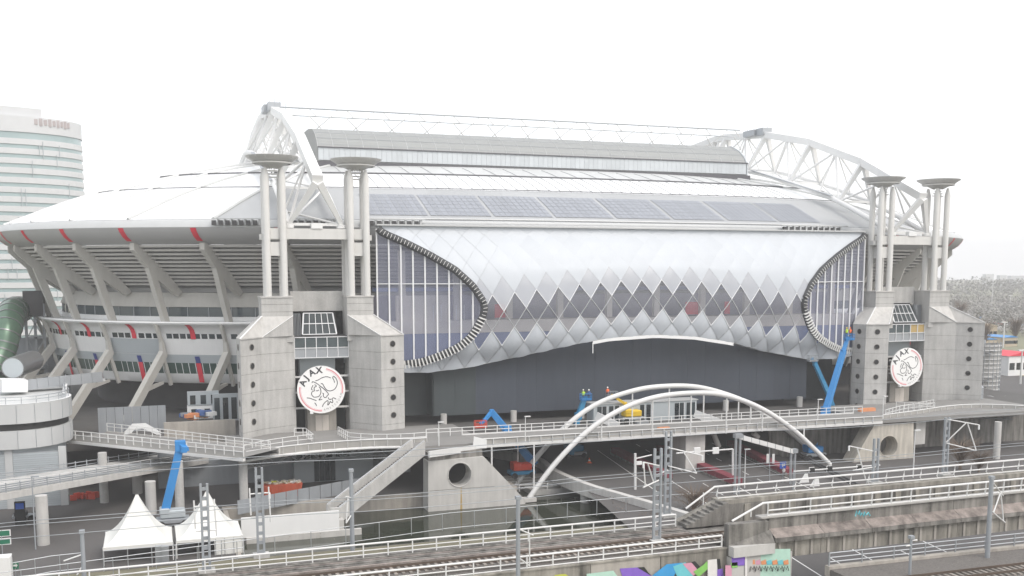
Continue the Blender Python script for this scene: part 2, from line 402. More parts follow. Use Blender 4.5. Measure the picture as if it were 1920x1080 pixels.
band('lower_band', [(-9.6, 14.75), (-10.1, 13.1), (-10.4, 12.9)], 'white_paint')
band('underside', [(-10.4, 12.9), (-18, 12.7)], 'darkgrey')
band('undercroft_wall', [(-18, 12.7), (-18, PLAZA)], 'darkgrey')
def tilted(me_name, a, o, z, o2, z2, w, m, parent, out=.04):
    """flat panel on the bowl between (o,z) and (o2,z2), w metres wide, standing proud of it"""
    p, p2 = sp(a, o + out, z), sp(a, o2 + out, z2); tq = (sp(a + .002, o, z) - sp(a - .002, o, z)).normalized() * (w / 2)
    return MB().quad(p - tq, p + tq, p2 + tq, p2 - tq)
for k, (a, b2) in enumerate(bays):
    vis = b2 < ribsL[-1] + .02 or a > R(540) - ribsL[-1] - .02
    if not vis: continue
    L = (sp(a, -8, 22) - sp(b2, -8, 22)).length; nwin = max(5, int((L - 1.4) / 1.35)); mid = (a + b2) / 2
    for j in range(nwin):
        f = (j + .5) / nwin; aa = a + (b2 - a) * (.05 + .9 * f)
        if abs(f - .5) * L < .75: continue
        part('window', tilted('window', aa, -8.05, 22.18, -8.2, 21.28, L * .9 / nwin * .8, '', ST), 'glass_dark', ST)
    ng = max(6, int(L / 1.25))
    for j in range(1, ng):
        aa = a + (b2 - a) * j / ng
        part('mullion', tilted('mullion', aa, -9.2, 16.75, -9.6, 14.75, .13, '', ST, .05), 'mullion', gl)
    st = MB(); w = .95
    rows = []
    for o, z in ((-6.55, 23.9), (-7.14, 23.55), (-7.69, 22.9), (-7.95, 22.2), (-8.12, 21.2)):
        p = sp(mid, o + .05, z); tq = (sp(mid + .002, o, z) - sp(mid - .002, o, z)).normalized() * (w / 2); rows.append([p - tq, p + tq])
    part('red_stripe', st.grid(rows), 'red', ST)
    part('blue_stripe', tilted('s', mid, -8.85, 18.0, -9.2, 16.75, .95, '', ST, .07), 'stripe_blue', ST)
    part('red_stripe', tilted('s', mid, -9.2, 16.75, -9.95, 13.15, .95, '', ST, .12), 'red', ST)
# soffit stripes in line with the ribs
for a in ribs:
    rows = []
    for o, z in ((0.0, 40.9), (-.25, 40.3), (-.9, 39.4), (-1.8, 38.7)):
        p = sp(a, o + .05, z - .03); tq = (sp(a + .002, o, z) - sp(a - .002, o, z)).normalized() * .5; rows.append([p - tq, p + tq])
    part('red_stripe', MB().grid(rows), 'red', ST)
# concrete ribs: forked upper arm, leaning leg, slim post over the white wall, splayed lower leg
def slab(poly, th):
    return MB().prism(poly, 'y', -th / 2, th / 2)
rib_me = slab([(0, .3), (.2, -.9), (-2.6, -3.7), (-3.1, -5.2), (-4.6, -9.2), (-6.1, -13.8), (-7.3, -13.8), (-6.3, -9.2), (-5.2, -6.2), (-5.6, -5.6), (-6.6, -6.0), (-9.6, -8.9), (-10.6, -8.2), (-7.2, -4.4), (-3.6, -.9), (-1.2, .45)], 1.0)
def ribmesh():
    up = slab([(-.9, .4), (.25, .2), (.3, -1.0), (-2.9, -4.2), (-3.6, -6.2), (-6.3, -13.9), (-7.5, -13.9), (-5.4, -7.2), (-5.0, -6.3)], 1.0)
    arm = slab([(-.9, .4), (-5.0, -6.3), (-9.9, -9.3), (-10.9, -8.6), (-6.4, -4.2)], .98)
    up.v += [p + V((0, 0, 0)) for p in arm.v]; n = len(up.v) - len(arm.v); up.f += [tuple(i + n for i in f) for f in arm.f]
    return up
rme = ribmesh().mesh('concrete_rib', 'concrete_rib')
def radial(a):
    d = sp(a, 1, 0) - sp(a, 0, 0); d.normalize(); return math.atan2(d.y, d.x)
legme = MB().beam((0, 0, 0), (9.4, 0, -11.6), 1.15, 1.3, 1.15, 1.5).beam((4.6, 0, -6.2), (.4, 0, -5.4), .6, .9, .5, .45).beam((.2, 0, -.3), (-1.6, 0, -6), .5, .6).mesh('lower_leg', 'concrete_rib')
postme = MB().beam((0, 0, 0), (-1.2, 0, -3.2), .5, .7).beam((-1.2, 0, -3.2), (-1.6, 0, -5.9), .5, .7, .9, 1.1).mesh('wall_post', 'concrete_rib')
for a in ribs:
    if R(258) < a < R(282): continue
    rz = radial(a)
    inst('concrete_rib', rme, ST, sp(a, -2.4, 38.2), rz)
    inst('wall_post', postme, ST, sp(a, -6.5, 24.1), rz)
    inst('lower_leg', legme, ST, sp(a, -8.0, 18.6), rz)
# undercroft doors and huts at plaza level under the bowl
for u0, u1, v0, v1, m in ((352, 410, 733, 762, 'panel_grey'), (352, 425, 758, 786, 'white_paint'), (400, 446, 738, 790, 'panel_grey')):
    p, q2 = onY(u0, v1, 190 - .02 * u0), onY(u1, v0, 190 - .02 * u0)
    hut = part('doorway_wall', MB().span((p.x, p.y, p.z), (q2.x, p.y + 1, q2.z)), m, ST)
    for k in range(3):
        x = lerp(p.x, q2.x, (k + .5) / 3); part('door', MB().span((x - .45, p.y - .06, p.z + .3), (x + .45, p.y - .01, q2.z - .6)), 'glass_dark', hut)

# roof: sectors of panels
HT = [(0, 42.3), (1.6, 42.4), (4, 43.4), (10, 46.0), (14, 47.6), (18, 49.0), (24, 51.0), (30, 52.7), (36, 54.2), (40, 55.1), (46, 56.2), (52, 57.0), (58, 57.6), (64, 57.9)]
def hz(d): return interp(HT, d)
def rp(a, d): return sp(a, -d, hz(d))
sect = list(ribs)
base = [R(255), R(262.5), R(270), R(277.5), R(285)]
sect = sorted(set([x for x in sect if not R(258) < x < R(282)] + [x for x in base if ribsL[-1] + .03 < x < R(540) - ribsL[-1] - .03]))
gap = ribs[0] + R(360) - ribs[-1]
sect += [ribs[-1] + gap * k / 10 for k in range(1, 11)]
greylo, greyhi = ang_of(400, -1.6, 42.4, R(182), R(262)), R(540) - ang_of(400, -1.6, 42.4, R(182), R(262))
sect = [s for s in sect if min(abs(s - greylo), abs(s - greyhi)) > .04] + [greylo, greyhi]; sect.sort()
zones = [(1.6, 17.8, None), (17.85, 30.1, 'roof_glare'), (30.25, 64, 'roof_mid')]
for a, b2 in zip(sect, sect[1:]):
    grey = a >= greylo - .01 and b2 <= greyhi + .01
    for d0, d1, m in zones:
        dd = sorted({d0, d1} | {d for d, _ in HT if d0 < d < d1}); w = 0 if grey else min(.0015, (b2 - a) / 10)
        n = 6
        rows = [[rp(x, d) for x in angs(a + w, b2 - w, n)] for d in dd]
        mm_ = m or ('roof_grey' if grey else 'roof_glare')
        if not grey and m == 'roof_mid': mm_ = 'roof_glare'
        mb = MB(); mb.grid(rows); mb.sm = True
        part('roof_panel', mb, mm_, ST)
    if a <= greylo + .01 or a >= greyhi - .01:
        mb = MB(); mb.tube([rp(a, d) + V((0, 0, .1)) for d, _ in HT if d > 1.5], .3, 6); part('roof_ridge', mb, 'roof_mid', ST)
ul = MB(); ul.grid([[rp(x, d) - V((0, 0, .35)) for x in angs(R(160), R(520), 160)] for d in (1.5, 10, 18, 30, 40, 52, 64)]); part('roof_underlay', ul, 'roof_line', ST)
for d, r in ((17.95, .09), (30.2, .14)):
    mb = MB(); mb.tube([rp(x, d) + V((0, 0, .18)) for x in angs(R(175), R(365), 150)], r, 6); part('roof_gutter', mb, 'roof_line', ST)
def rX(X, d):
    y = SY - (SB - d) * (1 - (abs(X - SX) / (SA - d)) ** SN) ** (1 / SN); return V((X, y, hz(d)))
for k in range(44):                                  # standing seams up the roof
    X = 37 + k * 2.26
    for d0, d1 in ((18.2, 24), (24, 29.8), (30.6, 36), (36, 41)):
        if k % 2 and d0 > 30: continue
        part('roof_seam', MB().beam(rX(X, d0) + V((0, 0, .06)), rX(X, d1) + V((0, 0, .06)), .09, .1), 'roof_grey', ST)
# solar arrays: eight fields of panel columns
u0s = [690, 802, 920, 1034, 1148, 1256, 1360, 1462]; u1s = [797, 914, 1028, 1142, 1250, 1352, 1456, 1545]
for a, b2 in zip(u0s, u1s):
    xa, xb = onY(a + 12, 393, 177).x, onY(b2 + 12, 393, 177).x
    fr = MB().grid([[rX(x, d) + V((0, 0, .05)) for x in [xa + (xb - xa) * k / 4 for k in range(5)]] for d in (3.6, 7, 10.5, 14)])
    arr = part('solar_array', fr, 'solar_frame', ST)
    n = 10; w = (xb - xa) / n
    for k in range(n):
        c = MB()
        for j in range(6):
            d0 = 3.7 + j * 1.71; x0, x1 = xa + k * w + .07, xa + (k + 1) * w - .07
            c.quad(rX(x0, d0) + V((0, 0, .1)), rX(x1, d0) + V((0, 0, .1)), rX(x1, d0 + 1.62) + V((0, 0, .1)), rX(x0, d0 + 1.62) + V((0, 0, .1)))
        part('solar_panel_column', c, 'solar', arr)
# vent blocks along the gutter
vb = MB().box((0, 0, 0), (.75, .5, .8)).mesh('vent_block', 'darkgrey'); vc = MB().box((0, 0, 0), (.35, .6, .95)).mesh('vent_frame', 'eave_light')
for lo, hi, n in ((408, 500, 7), (548, 640, 7), (690, 800, 8), (1478, 1598, 10)):
    mbp = []
    for k in range(n):
        p = onY(lo + (hi - lo) * k / n, 421 + (6 if lo > 1000 else 0), 173.5); y = rX(p.x, 0).y - .1
        inst('vent_block', vb, ST, (p.x, y - .25, 41.7)); inst('vent_frame', vc, ST, (p.x + .75, y - .25, 41.75))
    pa, pb = onY(lo - 4, 414, 173), onY(hi + 4, 414, 173)
    part('vent_cap', MB().beam((pa.x, rX(pa.x, 0).y - .3, 42.35), (pb.x, rX(pb.x, 0).y - .3, 42.35), .9, .16), 'eave_light', ST)
part('eave_gutter', MB().tube([rX(36 + k * 4.1, 0) + V((0, -.1, 1.15)) - V((0, 0, .95)) for k in range(25)], .16, 6), 'eave_light', ST)

# sliding roof: barrel vault with panelled front
sr = part('sliding_roof', MB().prism([(219.2, 55.4), (219.2, 58.9), (220.6, 60.6), (223.0, 62.3), (226.5, 63.7), (232, 64.3), (258, 64.3), (264, 63), (269, 60), (271, 55.4)], 'x', 33.9, 136.6), 'box_curve', ST)
part('end_panel', MB().prism([(219.0, 55.3), (219.0, 59.0), (220.4, 60.8), (222.9, 62.5), (226.4, 63.9), (240, 64.5), (240, 55.3)], 'x', 136.6, 136.9), 'box_wall', sr)
n = 92; w = 102.4 / n
wp = MB().box((0, 0, 0), (w - .035, .16, 2.5)).mesh('wall_panel', 'box_wall')
for k in range(n): inst('wall_panel', wp, sr, (34.0 + (k + .5) * w, 219.05, 57.7))
part('gap_shade_strip', MB().span((33, 218.8, 55.0), (137.5, 219.5, 56.2)), 'roof_line', sr)  # dark strip painting the shaded gap under the sliding roof
part('ledge_line', MB().span((33.9, 218.75, 58.95), (136.8, 219.1, 59.2)), 'roof_line', sr)
for y, z in ((219.9, 59.75), (221.4, 61.2), (223.6, 62.55)):
    part('vault_line', MB().beam((34, y, z + .03), (136.6, y, z + .03), .06, .08), 'galv', sr)
for k in range(33):
    X = 34 + k * 3.2
    part('vault_rib', MB().tube([(X, 219.2, 58.95), (X, 220.6, 60.63), (X, 223, 62.33), (X, 226.5, 63.73)], .05, 5), 'eave_light', sr)
# roof ridge trusses that carry the sliding roof
hp = MB().tube([(24.5, 226.5, 67.9), (139, 226.5, 67.9)], .2, 6).tube([(26, 226.8, 66.3), (137, 226.8, 66.3)], .13, 6)
tr = part('rail_truss', hp, 'galv', ST)
for k in range(14):
    X = 30 + k * 8
    part('truss_strut', MB().beam((X, 226.6, 66.3), (X + 1.6, 226.5, 67.9), .16, .16).beam((X + 3.4, 226.5, 67.9), (X + 5, 226.6, 66.3), .16, .16).beam((X + 3.4, 226.6, 66.3), (X + 7, 229, 63.4), .14, .14).beam((X, 226.6, 66.3), (X - 3.4, 229, 63.4), .14, .14), 'pylon', tr)

# ---- bulging cushion front between the towers
ETAB = [(17.2, 0), (17.75, .24), (18.2, .41), (19.1, .56), (20.7, .755), (22.1, .85), (23.4, .905), (25.7, .975), (27.1, 1.), (28.4, .985), (31.1, .885), (33.8, .72), (36.4, .47), (38.5, .235), (39.6, .09), (40.3, .02), (41.4, 0)]
def eZ(z): return interp(ETAB, z)
YB, YF = 171.5, 5.0
def yZ(z): return YB - YF * eZ(max(z, 17.2) if z > 17.2 else 17.2) if z > 17.2 else YB - 1.2
ZB = [(36, 17.0), (40.7, 16.45), (44, 16.3), (51.7, 17.0), (60.6, 18.7), (69.2, 20.45), (77, 21.7), (86, 22.1), (94, 21.6), (102.3, 20.3), (110.6, 18.25), (120.6, 16.35), (126.6, 16.3), (131.4, 16.8), (135, 17)]
def zb(x): return interp(ZB, x)
def prof_y(x, z):
    z0 = zb(x)
    e = eZ(z) if z > 18.2 else .41 - (18.2 - z) * .05
    return YB - YF * max(e, 0)
ZQ = [22.1, 24.4, 26.9, 29.45, 32.0, 34.5, 36.7, 38.6, 40.2, 41.2]
def zq(x, q):
    i = min(int(q), 8); z = ZQ[i] + (ZQ[i + 1] - ZQ[i]) * (q - i)
    return z + (zb(x) - 22.1) * (1 - q / 9)
def xrim(z):
    e = eZ(z); return 36 + 17.4 * e, 134.4 - 17.4 * e
def surf(x, q, out=0.):
    q = max(0, min(9, q)); z = zq(x, q); lo, hi = xrim(z)
    x2 = max(lo, min(hi, x)) if z > 17.3 else max(38, min(133, x))
    if x2 != x: z = zq(x2, q); lo, hi = xrim(z); x2 = max(lo, min(hi, x2)) if z > 17.3 else x2
    d = .05; yy = prof_y(x2, z); dy = (prof_y(x2, z + d) - prof_y(x2, z - d)) / (2 * d)
    nrm = V((0, -1, dy)).normalized()
    return V((x2, yy, z)) + nrm * out
FR = part('cushion_facade', MB().grid([[surf(40 + 90.4 * i / 24, q) + V((0, 1.1, 0)) for i in range(25)] for q in (.02, 8, 9)][0:1] + [[surf(40 + 90.4 * i / 24, 0) + V((0, 3.4, -.1)) for i in range(25)]]), 'eave_light', ST, 'pale soffit under the cushion front')
DX = 4.05; S = 5
frame = MB(); clearf = MB()
for k in range(0, 10):
    for i in range(-26, 27):
        if (i + k) % 2: continue
        xc = SX + i * DX / 2
        zc = zq(xc, k); lo, hi = xrim(zc)
        pts = []
        inside = 0
        for du in (-1, 0, 1):
            for dv in (-1, 0, 1):
                x = xc + du * DX * .4; q = k + dv * .8
                if not 0 <= q <= 9: continue
                z = zq(x, q); l2, h2 = xrim(z)
                if (l2 < x < h2) if z > 17.3 else (39 < x < 132): inside += 1
        if inside < 2: continue
        m = 'etfe_clear' if k in (2, 3) else 'etfe_half' if k == 4 else 'etfe'
        rows = []
        for a in range(S + 1):
            row = []
            for b2 in range(S + 1):
                fa, fb = a / S, b2 / S
                x = xc + (fa - fb) * DX / 2; q = k + (fa + fb - 1)
                amp = (.30 if m == 'etfe' and k < 3 else .075 if m == 'etfe' else .1) * max(0, min(1, (8.6 - k) / 1.5))
                bul = amp * (1 - (2 * fa - 1) ** 2) * (1 - (2 * fb - 1) ** 2)
                row.append(surf(x, q, bul))
            rows.append(row)
        mb = MB(); mb.grid(rows); mb.sm = True
        bmv = {}
        o = part('cushion', mb, m, FR)
        c4 = [surf(xc + dx_ * DX / 2, k + dq, .05) for dx_, dq in ((0, -1), (1, 0), (0, 1), (-1, 0))]
        wires = [surf(xc + DX / 2 * t_, k - 1 + t_, .06) for t_ in (0, .5, 1)], [surf(xc - DX / 2 * t_, k - 1 + t_, .06) for t_ in (0, .5, 1)], [surf(xc + DX / 2 * (1 - t_), k + t_, .06) for t_ in (0, .5, 1)], [surf(xc - DX / 2 * (1 - t_), k + t_, .06) for t_ in (0, .5, 1)]
        for ws in wires:
            if (ws[0] - ws[-1]).length > .6 and (k < 5 or i < -14): (clearf if k in (2, 3) else frame).tube(ws, (.085 if k in (2, 3) else .03 if k < 2 else .01), 5, cap=False)
part('cushion_frame', clearf, 'mullion', FR); part('cushion_seam', frame, 'eave_light', FR, kind='stuff')
part('gutter_strip', MB().grid([[surf(x, 0) + V((0, -.25, dz)) for x in [73.8 + 29 * i / 20 for i in range(21)]] for dz in (-.05, -.62)]).tube([surf(73.8, 0) + V((0, -.3, -.4)), surf(73.8, 0) + V((0, -.3, -2.2))], .1, 6), 'white_paint', FR, 'white flashing strip under the middle of the front')
part('cap_strip', MB().span((36, 171.0, 41.1), (134.2, 172.2, 41.35)), 'eave_light', FR)
# oval glazed ends
for sgn, nm in ((0, 'l'), (1, 'r')):
    zs = [17.6 + 23.0 * k / 40 for k in range(41)]
    def rim(z, dx=0):
        lo, hi = xrim(z); x = (hi + dx) if sgn else (lo - dx); return V((x, YB - YF * eZ(z), z))
    x_out = 134.4 if sgn else 36.
    mb = MB(); mb.grid([[rim(z) + V((0, .12, 0)) for z in zs], [V((x_out, YB + .12, z)) for z in zs]]); gls = part('end_glazing', mb, 'glass_facade', ST)
    nm_ = 9
    for k in range(nm_):
        f = k / nm_; X = lerp(x_out, x_out + (-1 if sgn else 1) * 17.4, f); y = YB - YF * f
        ok = [z for z in zs if eZ(z) >= f + .005] if k else zs
        if len(ok) < 2: continue
        part('mullion', MB().beam((X, y - .02, min(ok)), (X, y - .02, max(ok)), .24, .24), 'mullion', gls)
    zt = 31.4; f = eZ(zt); part('transom', MB().beam((x_out, YB - .05, zt), (x_out + (-1 if sgn else 1) * 17.4 * f, YB - YF * f - .05, zt), .12, .14), 'mullion', gls)
    rm = MB(); pts = [rim(z) for z in zs]; fine = resample(pts, .1)
    rm.tube([p + V((0, -.12, 0)) for p in fine[::4] + [fine[-1]]], .62, 8); part('rim', rm, 'rim_dark', gls)
    segs = resample(pts, .62); cme = MB().box((0, 0, 0), (1.3, .5, .22)).mesh('rim_slat', 'rim_light')
    for p, nx in zip(segs, segs[1:]):
        d = (nx - p).normalized(); xa = V((d.z, 0, -d.x)).normalized(); ya = d.cross(xa).normalized(); M = Matrix((xa, ya, d)).transposed()
        if abs(ya.y) < .1: continue
        low = p.z < 26
        me = cme if low else cme
        o = inst('rim_slat', me, gls, p + V((0, -.62, 0)), M=M)
        if not low: o.scale = (.55, .7, .35)
# interior seen through the clear cushions and end glazing
part('gallery_parapet', MB().span((36.5, 173.6, 22.7), (134, 173.8, 24.9)), 'interior', ST)
part('gallery_slab', MB().span((36.5, 173.8, 24.4), (134, 182, 24.8)), 'interior', ST)
part('lower_blue_glazing', MB().span((36.5, 173.7, 16.2), (134, 173.9, 22.68)), 'interior_blue', ST)
part('gallery_back_wall', MB().span((36.5, 180, 24.8), (134, 180.2, 29.2)), 'interior_dark', ST)
cm = MB().box((0, 0, 0), (1.1, .9, 12)).mesh('gallery_column', 'interior')
for k in range(10): inst('gallery_column', cm, ST, (41 + k * 9.8, 174.7, 31))
part('mezzanine_slab', MB().span((36.5, 175, 30.0), (134, 178, 30.6)), 'interior_blue', ST)
for X, w in ((58, 2.2), (96.5, 3), (105, 1.2)): part('red_banner', MB().span((X, 175, 25.2), (X + w, 175.1, 27.6)), 'red', ST)
part('kiosk_wall', MB().span((40, 174.5, 24.8), (49.5, 175.5, 29.3)), 'interior', ST)
for k in range(8): part('interior_post', MB().span((45 + k * 1.4, 174.2, 24.8), (45.12 + k * 1.4, 174.3, 27.6)), 'mullion', ST)
# dark panelled wall and its columns
DW = part('dark_front_wall', MB().span((45.9, 172.6, 8.3), (122.4, 175, 16)), 'dark_wall', ST, 'dark slate panelled wall under the white cushions')
n = 20; w = (122.4 - 45.9) / n
for k in range(n):
    x0, x1 = 45.9 + k * w + .006, 45.9 + (k + 1) * w - .006
    ztop = [min(zb(x) + .9, 22.4) for x in (x0, (x0 + x1) / 2, x1)]
    part('wall_panel', MB().prism([(x0, 8.3), (x1, 8.3), (x1, ztop[2]), ((x0 + x1) / 2, ztop[1]), (x0, ztop[0])], 'y', 172.35 - .012 * (k % 3), 172.62), 'dark_side' if k < 2 else 'dark_wall', DW)
for lo_, hi_ in (((36.5, 176.5, 8.0), (45.9, 177, 18)), ((45.7, 172.6, 8.3), (46, 177, 17)), ((122.3, 172.6, 8.3), (122.5, 179, 16)), ((122.4, 180, 6.8), (134, 180.4, 16.5))): part('return_wall', MB().span(lo_, hi_), 'dark_side', ST)
wc = MB().lathe([(.0, 0), (.56, 0), (.56, 2.2), (0, 2.2)], n=20).mesh('round_column', 'concrete_light')
for u in (832, 963, 1090, 1215, 1360, 1498): p = onY(u, 790, 171.2 if u != 1215 else 166); inst('round_column', wc, ST, (p.x, p.y, PLAZA - .2))
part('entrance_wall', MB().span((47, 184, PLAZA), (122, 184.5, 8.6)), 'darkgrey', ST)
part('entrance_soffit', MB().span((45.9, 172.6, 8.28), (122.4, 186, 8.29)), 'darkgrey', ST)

# ================================================================== ROOF ARCH TRUSSES
def zu(y): return 68.2 - .00336 * (y - 245) ** 2
LOW = [(170.9, 41.1), (188.4, 48.3), (205.8, 53.4), (222.7, 57.4), (240, 59.6), (250, 59.6), (267.3, 57.4), (284.2, 53.4), (301.6, 48.3), (319, 41.1)]
def zl(y): return interp(LOW, y)
def roof_arch(Xc, label):
    t = thing('roof_arch', label, 'roof truss', (Xc, 170.9, 41)); W_ = 4.25
    ys = [167.5 + 18.6 * k for k in range(5)] + [322.5 - 18.6 * k for k in range(4, -1, -1)]
    ys = sorted(set(round(y, 2) for y in ys))
    for a, b in zip(ys, ys[1:]):
        part('upper_chord', MB().beam((Xc, a - .02, zu(a)), (Xc, b + .02, zu(b)), 1.7, 1.5), 'arch_white', t)
    for s in (-1, 1):
        part('lower_chord', MB().tube(smooth([(Xc + s * W_, y, z) for y, z in LOW], 4), .5, 10), 'arch_white', t)
    for i, y in enumerate(ys):
        yl = min(max(y + 2.2 * (1 if y < 245 else -1), 170.9), 319)
        f = MB()
        for s in (-1, 1): f.beam((Xc + s * .3, y, zu(y) - .5), (Xc + s * W_, yl, zl(yl)), 1.15, .8, .6, .6, up=(0, 1, 0))
        part('truss_frame', f, 'arch_white', t)
        part('cross_beam', MB().beam((Xc - W_, yl, zl(yl)), (Xc + W_, yl, zl(yl)), .45, .45), 'arch_white', t)
    for a, b in zip(ys, ys[1:]):
        m = (a + b) / 2
        la, lb = [min(max(y + 2.2 * (1 if y < 245 else -1), 170.9), 319) for y in (a, b)]
        for s in (-1, 1):
            for yy in (la, lb): part('diagonal', MB().tube([(Xc + s * .3, m, zu(m) - .4), (Xc + s * W_, yy, zl(yy))], .24, 6), 'arch_white', t)
            part('hanger', MB().tube([(Xc + s * .25, m, zu(m) - .4), (Xc + s * W_, m, zl(m))], .17, 6), 'arch_white', t)
        part('bottom_brace', MB().tube([(Xc - W_, la, zl(la)), (Xc + W_, lb, zl(lb))], .2, 6), 'arch_white', t)
        part('bottom_brace', MB().tube([(Xc + W_, la, zl(la)), (Xc - W_, m, zl(m))], .2, 6), 'arch_white', t)
    for s in (-1, 1):
        part('foot_bearing', MB().lathe([(0, 0), (.35, 0), (.2, .6), (.8, .7), (.8, 1.3), (0, 1.3)], (Xc + s * W_, 170.9, 39.8), 12), 'arch_white', t)
    part('service_platform', MB().span((Xc - 1.3, 223, 66.6), (Xc + 1.3, 226, 68.3)).span((Xc - 1.9, 226, 66.8), (Xc - .4, 231, 68.2)), 'galv', t)
    for k in range(4): part('lightning_rod', MB().tube([(Xc, 205 + k * 9, zu(205 + k * 9)), (Xc, 205 + k * 9, zu(205 + k * 9) + 2.6)], .05, 5), 'galv', t)
    part('service_walkway', MB().beam((Xc - W_ - .6, 190, 49.6), (Xc - W_ - .6, 222, 57.8), .7, .1), 'galv', t)
    return t
roof_arch(25.8, 'white triangular roof truss arching away over the tower beside the striped bowl wall')
roof_arch(144.6, 'white triangular roof truss arching away over the tower beside the far car park')

# ================================================================== CONCRETE TOWERS
def tower(mirror, label):
    Xc = 25.9; fx = (lambda x: 2 * SX - x) if mirror else (lambda x: x)
    t = thing('concrete_tower', label, 'tower', (fx(Xc), 168, PLAZA))
    def tp(name, mb, m, par=None, bevel=0):
        if mirror: mb.v = [V((2 * SX - p.x, p.y, p.z)) for p in mb.v]
        return part(name, mb, m, par or t, bevel=bevel)
    def at(p, z_): return V((p.x, p.y, z_))
    z1, zt = 23.1, 26.3
    piers = [dict(P1=(12.71, 163.2), P2=(16.46, 167.0), P3=(21.8, 169.7), back=[(21.8, 173.8), (15, 173.8)], P5=(12.5, 168.0), Q1=(16.65, 169.0), Q2=(21.6, 169.0), Xp=19.15),
             dict(P1=(39.18, 166.0), P2=(35.02, 164.5), P3=(30.7, 169.7), back=[(30.7, 173.8), (36.5, 173.8)], P5=(39.6, 169.4), Q1=(34.8, 169.0), Q2=(30.45, 169.0), Xp=32.64)]
    for d in piers:
        P1, P2, P3, P5, Q1, Q2 = (V((*d[k], 0)) for k in ('P1', 'P2', 'P3', 'P5', 'Q1', 'Q2'))
        poly = [P1, P2, P3] + [V((*b, 0)) for b in d['back']] + [P5]
        cen = sum(poly, V((0, 0, 0))) / len(poly)
        zs = [2.5, 8.4, 11.5, 14.5, 17.5, 20.4, z1]
        for za, zb_ in zip(zs, zs[1:]): tp('concrete_block', MB().prism([(p.x, p.y) for p in poly], 'z', za + .025, zb_ - (.025 if zb_ < z1 else 0)), 'concrete')
        tp('core', MB().prism([tuple((p + (cen - p).normalized() * .1).xy) for p in poly], 'z', 2.6, z1 - .1), 'concrete_dirty')
        xa, xb = sorted((Q1.x, Q2.x)); Q3, Q5 = V((Q2.x, 173.7, 0)), V((Q1.x, 173.7, 0))
        tp('upper_block', MB().span((xa, 169.0, z1 - 1), (xb, 173.7, 29.3)), 'concrete')
        for zz_ in (27.0, 28.2): tp('joint', MB().span((xa - .01, 168.985, zz_), (xb + .01, 169.1, zz_ + .05)), 'concrete_dirty')
        tp('cap', MB().span((xa - .12, 168.85, 29.3), (xb + .12, 173.8, 29.5)), 'concrete_light')
        sh = MB(); sh.quad(at(P1, z1), at(P2, z1), at(Q2, zt), at(Q1, zt)); tp('shoulder', sh, 'concrete_light')
        sh = MB(); sh.quad(at(P5, z1), at(P1, z1), at(Q1, zt), at(Q5, zt)); tp('shoulder', sh, 'concrete_light')
        sh = MB(); sh.quad(at(P2, z1), at(Q2, z1), at(Q2, zt)); tp('side_gusset', sh, 'concrete')
        for a, b, w in ((at(P1, z1), at(Q1, zt), .22), (at(P2, z1), at(Q2, zt), .14)): tp('flashing', MB().beam(a + V((0, -.05, .08)), b + V((0, -.05, .08)), w, .1), 'white_paint')
        tp('coping', MB().beam(at(P1, z1 + .02), at(P2, z1 + .02), .3, .2), 'concrete_light')
        for A, B, f in ((P1, P2, .5), (P1, P5, .5)):
            mid = A.lerp(B, f); dd = (B - A).normalized(); nn_ = V((dd.y, -dd.x, 0))
            if nn_.dot(mid - cen) < 0: nn_ = -nn_
            rot = V((0, 0, 1)).rotation_difference(nn_).to_matrix()
            for k in range(6):
                zc = 21.7 - k * 2.95
                h = MB().lathe([(0, .03), (.44, .03), (.44, .06), (0, .06)], n=18); h.v = [rot @ p + at(mid, zc) for p in h.v]; ph = tp('porthole', h, 'black')
                h = MB().lathe([(.44, .0), (.44, .09), (.53, .09), (.53, .0)], n=18); h.v = [rot @ p + at(mid, zc) for p in h.v]; tp('porthole_ring', h, 'concrete_dirty', ph)
        # floodlight pylon: four columns, collar and dish
        Xp = d['Xp']; Yp = 170.9
        for dx in (-1.3, 1.3):
            for dy in (-1.3, 1.3):
                tp('pylon_column', MB().lathe([(.56, 29.4), (.56, 48.6), (.2, 50.0), (0, 50)], (Xp + dx, Yp + dy, 0), 16), 'pylon')
        tp('collar', MB().box((Xp, Yp, 37.1), (2.2, 2.2, 2.2)), 'pylon')
        tp('collar_beam', MB().box((Xp, Yp, 39.0), (4.6, 1.4, .9)), 'pylon')
        ds = tp('dish', MB().lathe([(0, 50.0), (1.2, 50.05), (2.9, 50.75), (4.15, 51.65), (4.2, 51.75), (4.0, 51.72), (2.8, 51.0), (0, 50.9)], (Xp, Yp, 0), 36), 'dish')
        tp('dish_ring', MB().lathe([(2.85, 50.55), (3.15, 50.6), (3.15, 50.8), (2.85, 50.75)], (Xp, Yp, 0), 36), 'pylon', ds)
        for k in range(16):
            a = 2 * math.pi * k / 16; c, s2 = math.cos(a), math.sin(a)
            tp('dish_rib', MB().beam((Xp + .9 * c, Yp + .9 * s2, 49.9), (Xp + 4.1 * c, Yp + 4.1 * s2, 51.6), .09, .14), 'pylon', ds)
        for k in range(3): tp('bracket', MB().box((Xp, Yp, 48.5 + .5 * k), (2.6 - .5 * k, .25, .2)), 'pylon')
    tp('bridge_beam', MB().span((Xc - 7.6, 169.9, 38.7), (Xc + 7.6, 171.9, 40.4)), 'pylon')
    tp('junction_box', MB().span((Xc - .9, 169.7, 40.4), (Xc + .9, 170.7, 41.3)), 'white_paint')
    tp('hanger_post', MB().span((Xc + 4.6, 173.0, 29.5), (Xc + 5.3, 173.7, 38.7)), 'pylon')
    # glazed link between the two piers
    x0, x1 = 21.82, 30.68; ax = (x0 + x1) / 2; LY = 169.9
    tp('dark_recess', MB().span((x0, 174.4, PLAZA), (x1, 174.8, 27.6)), 'black')
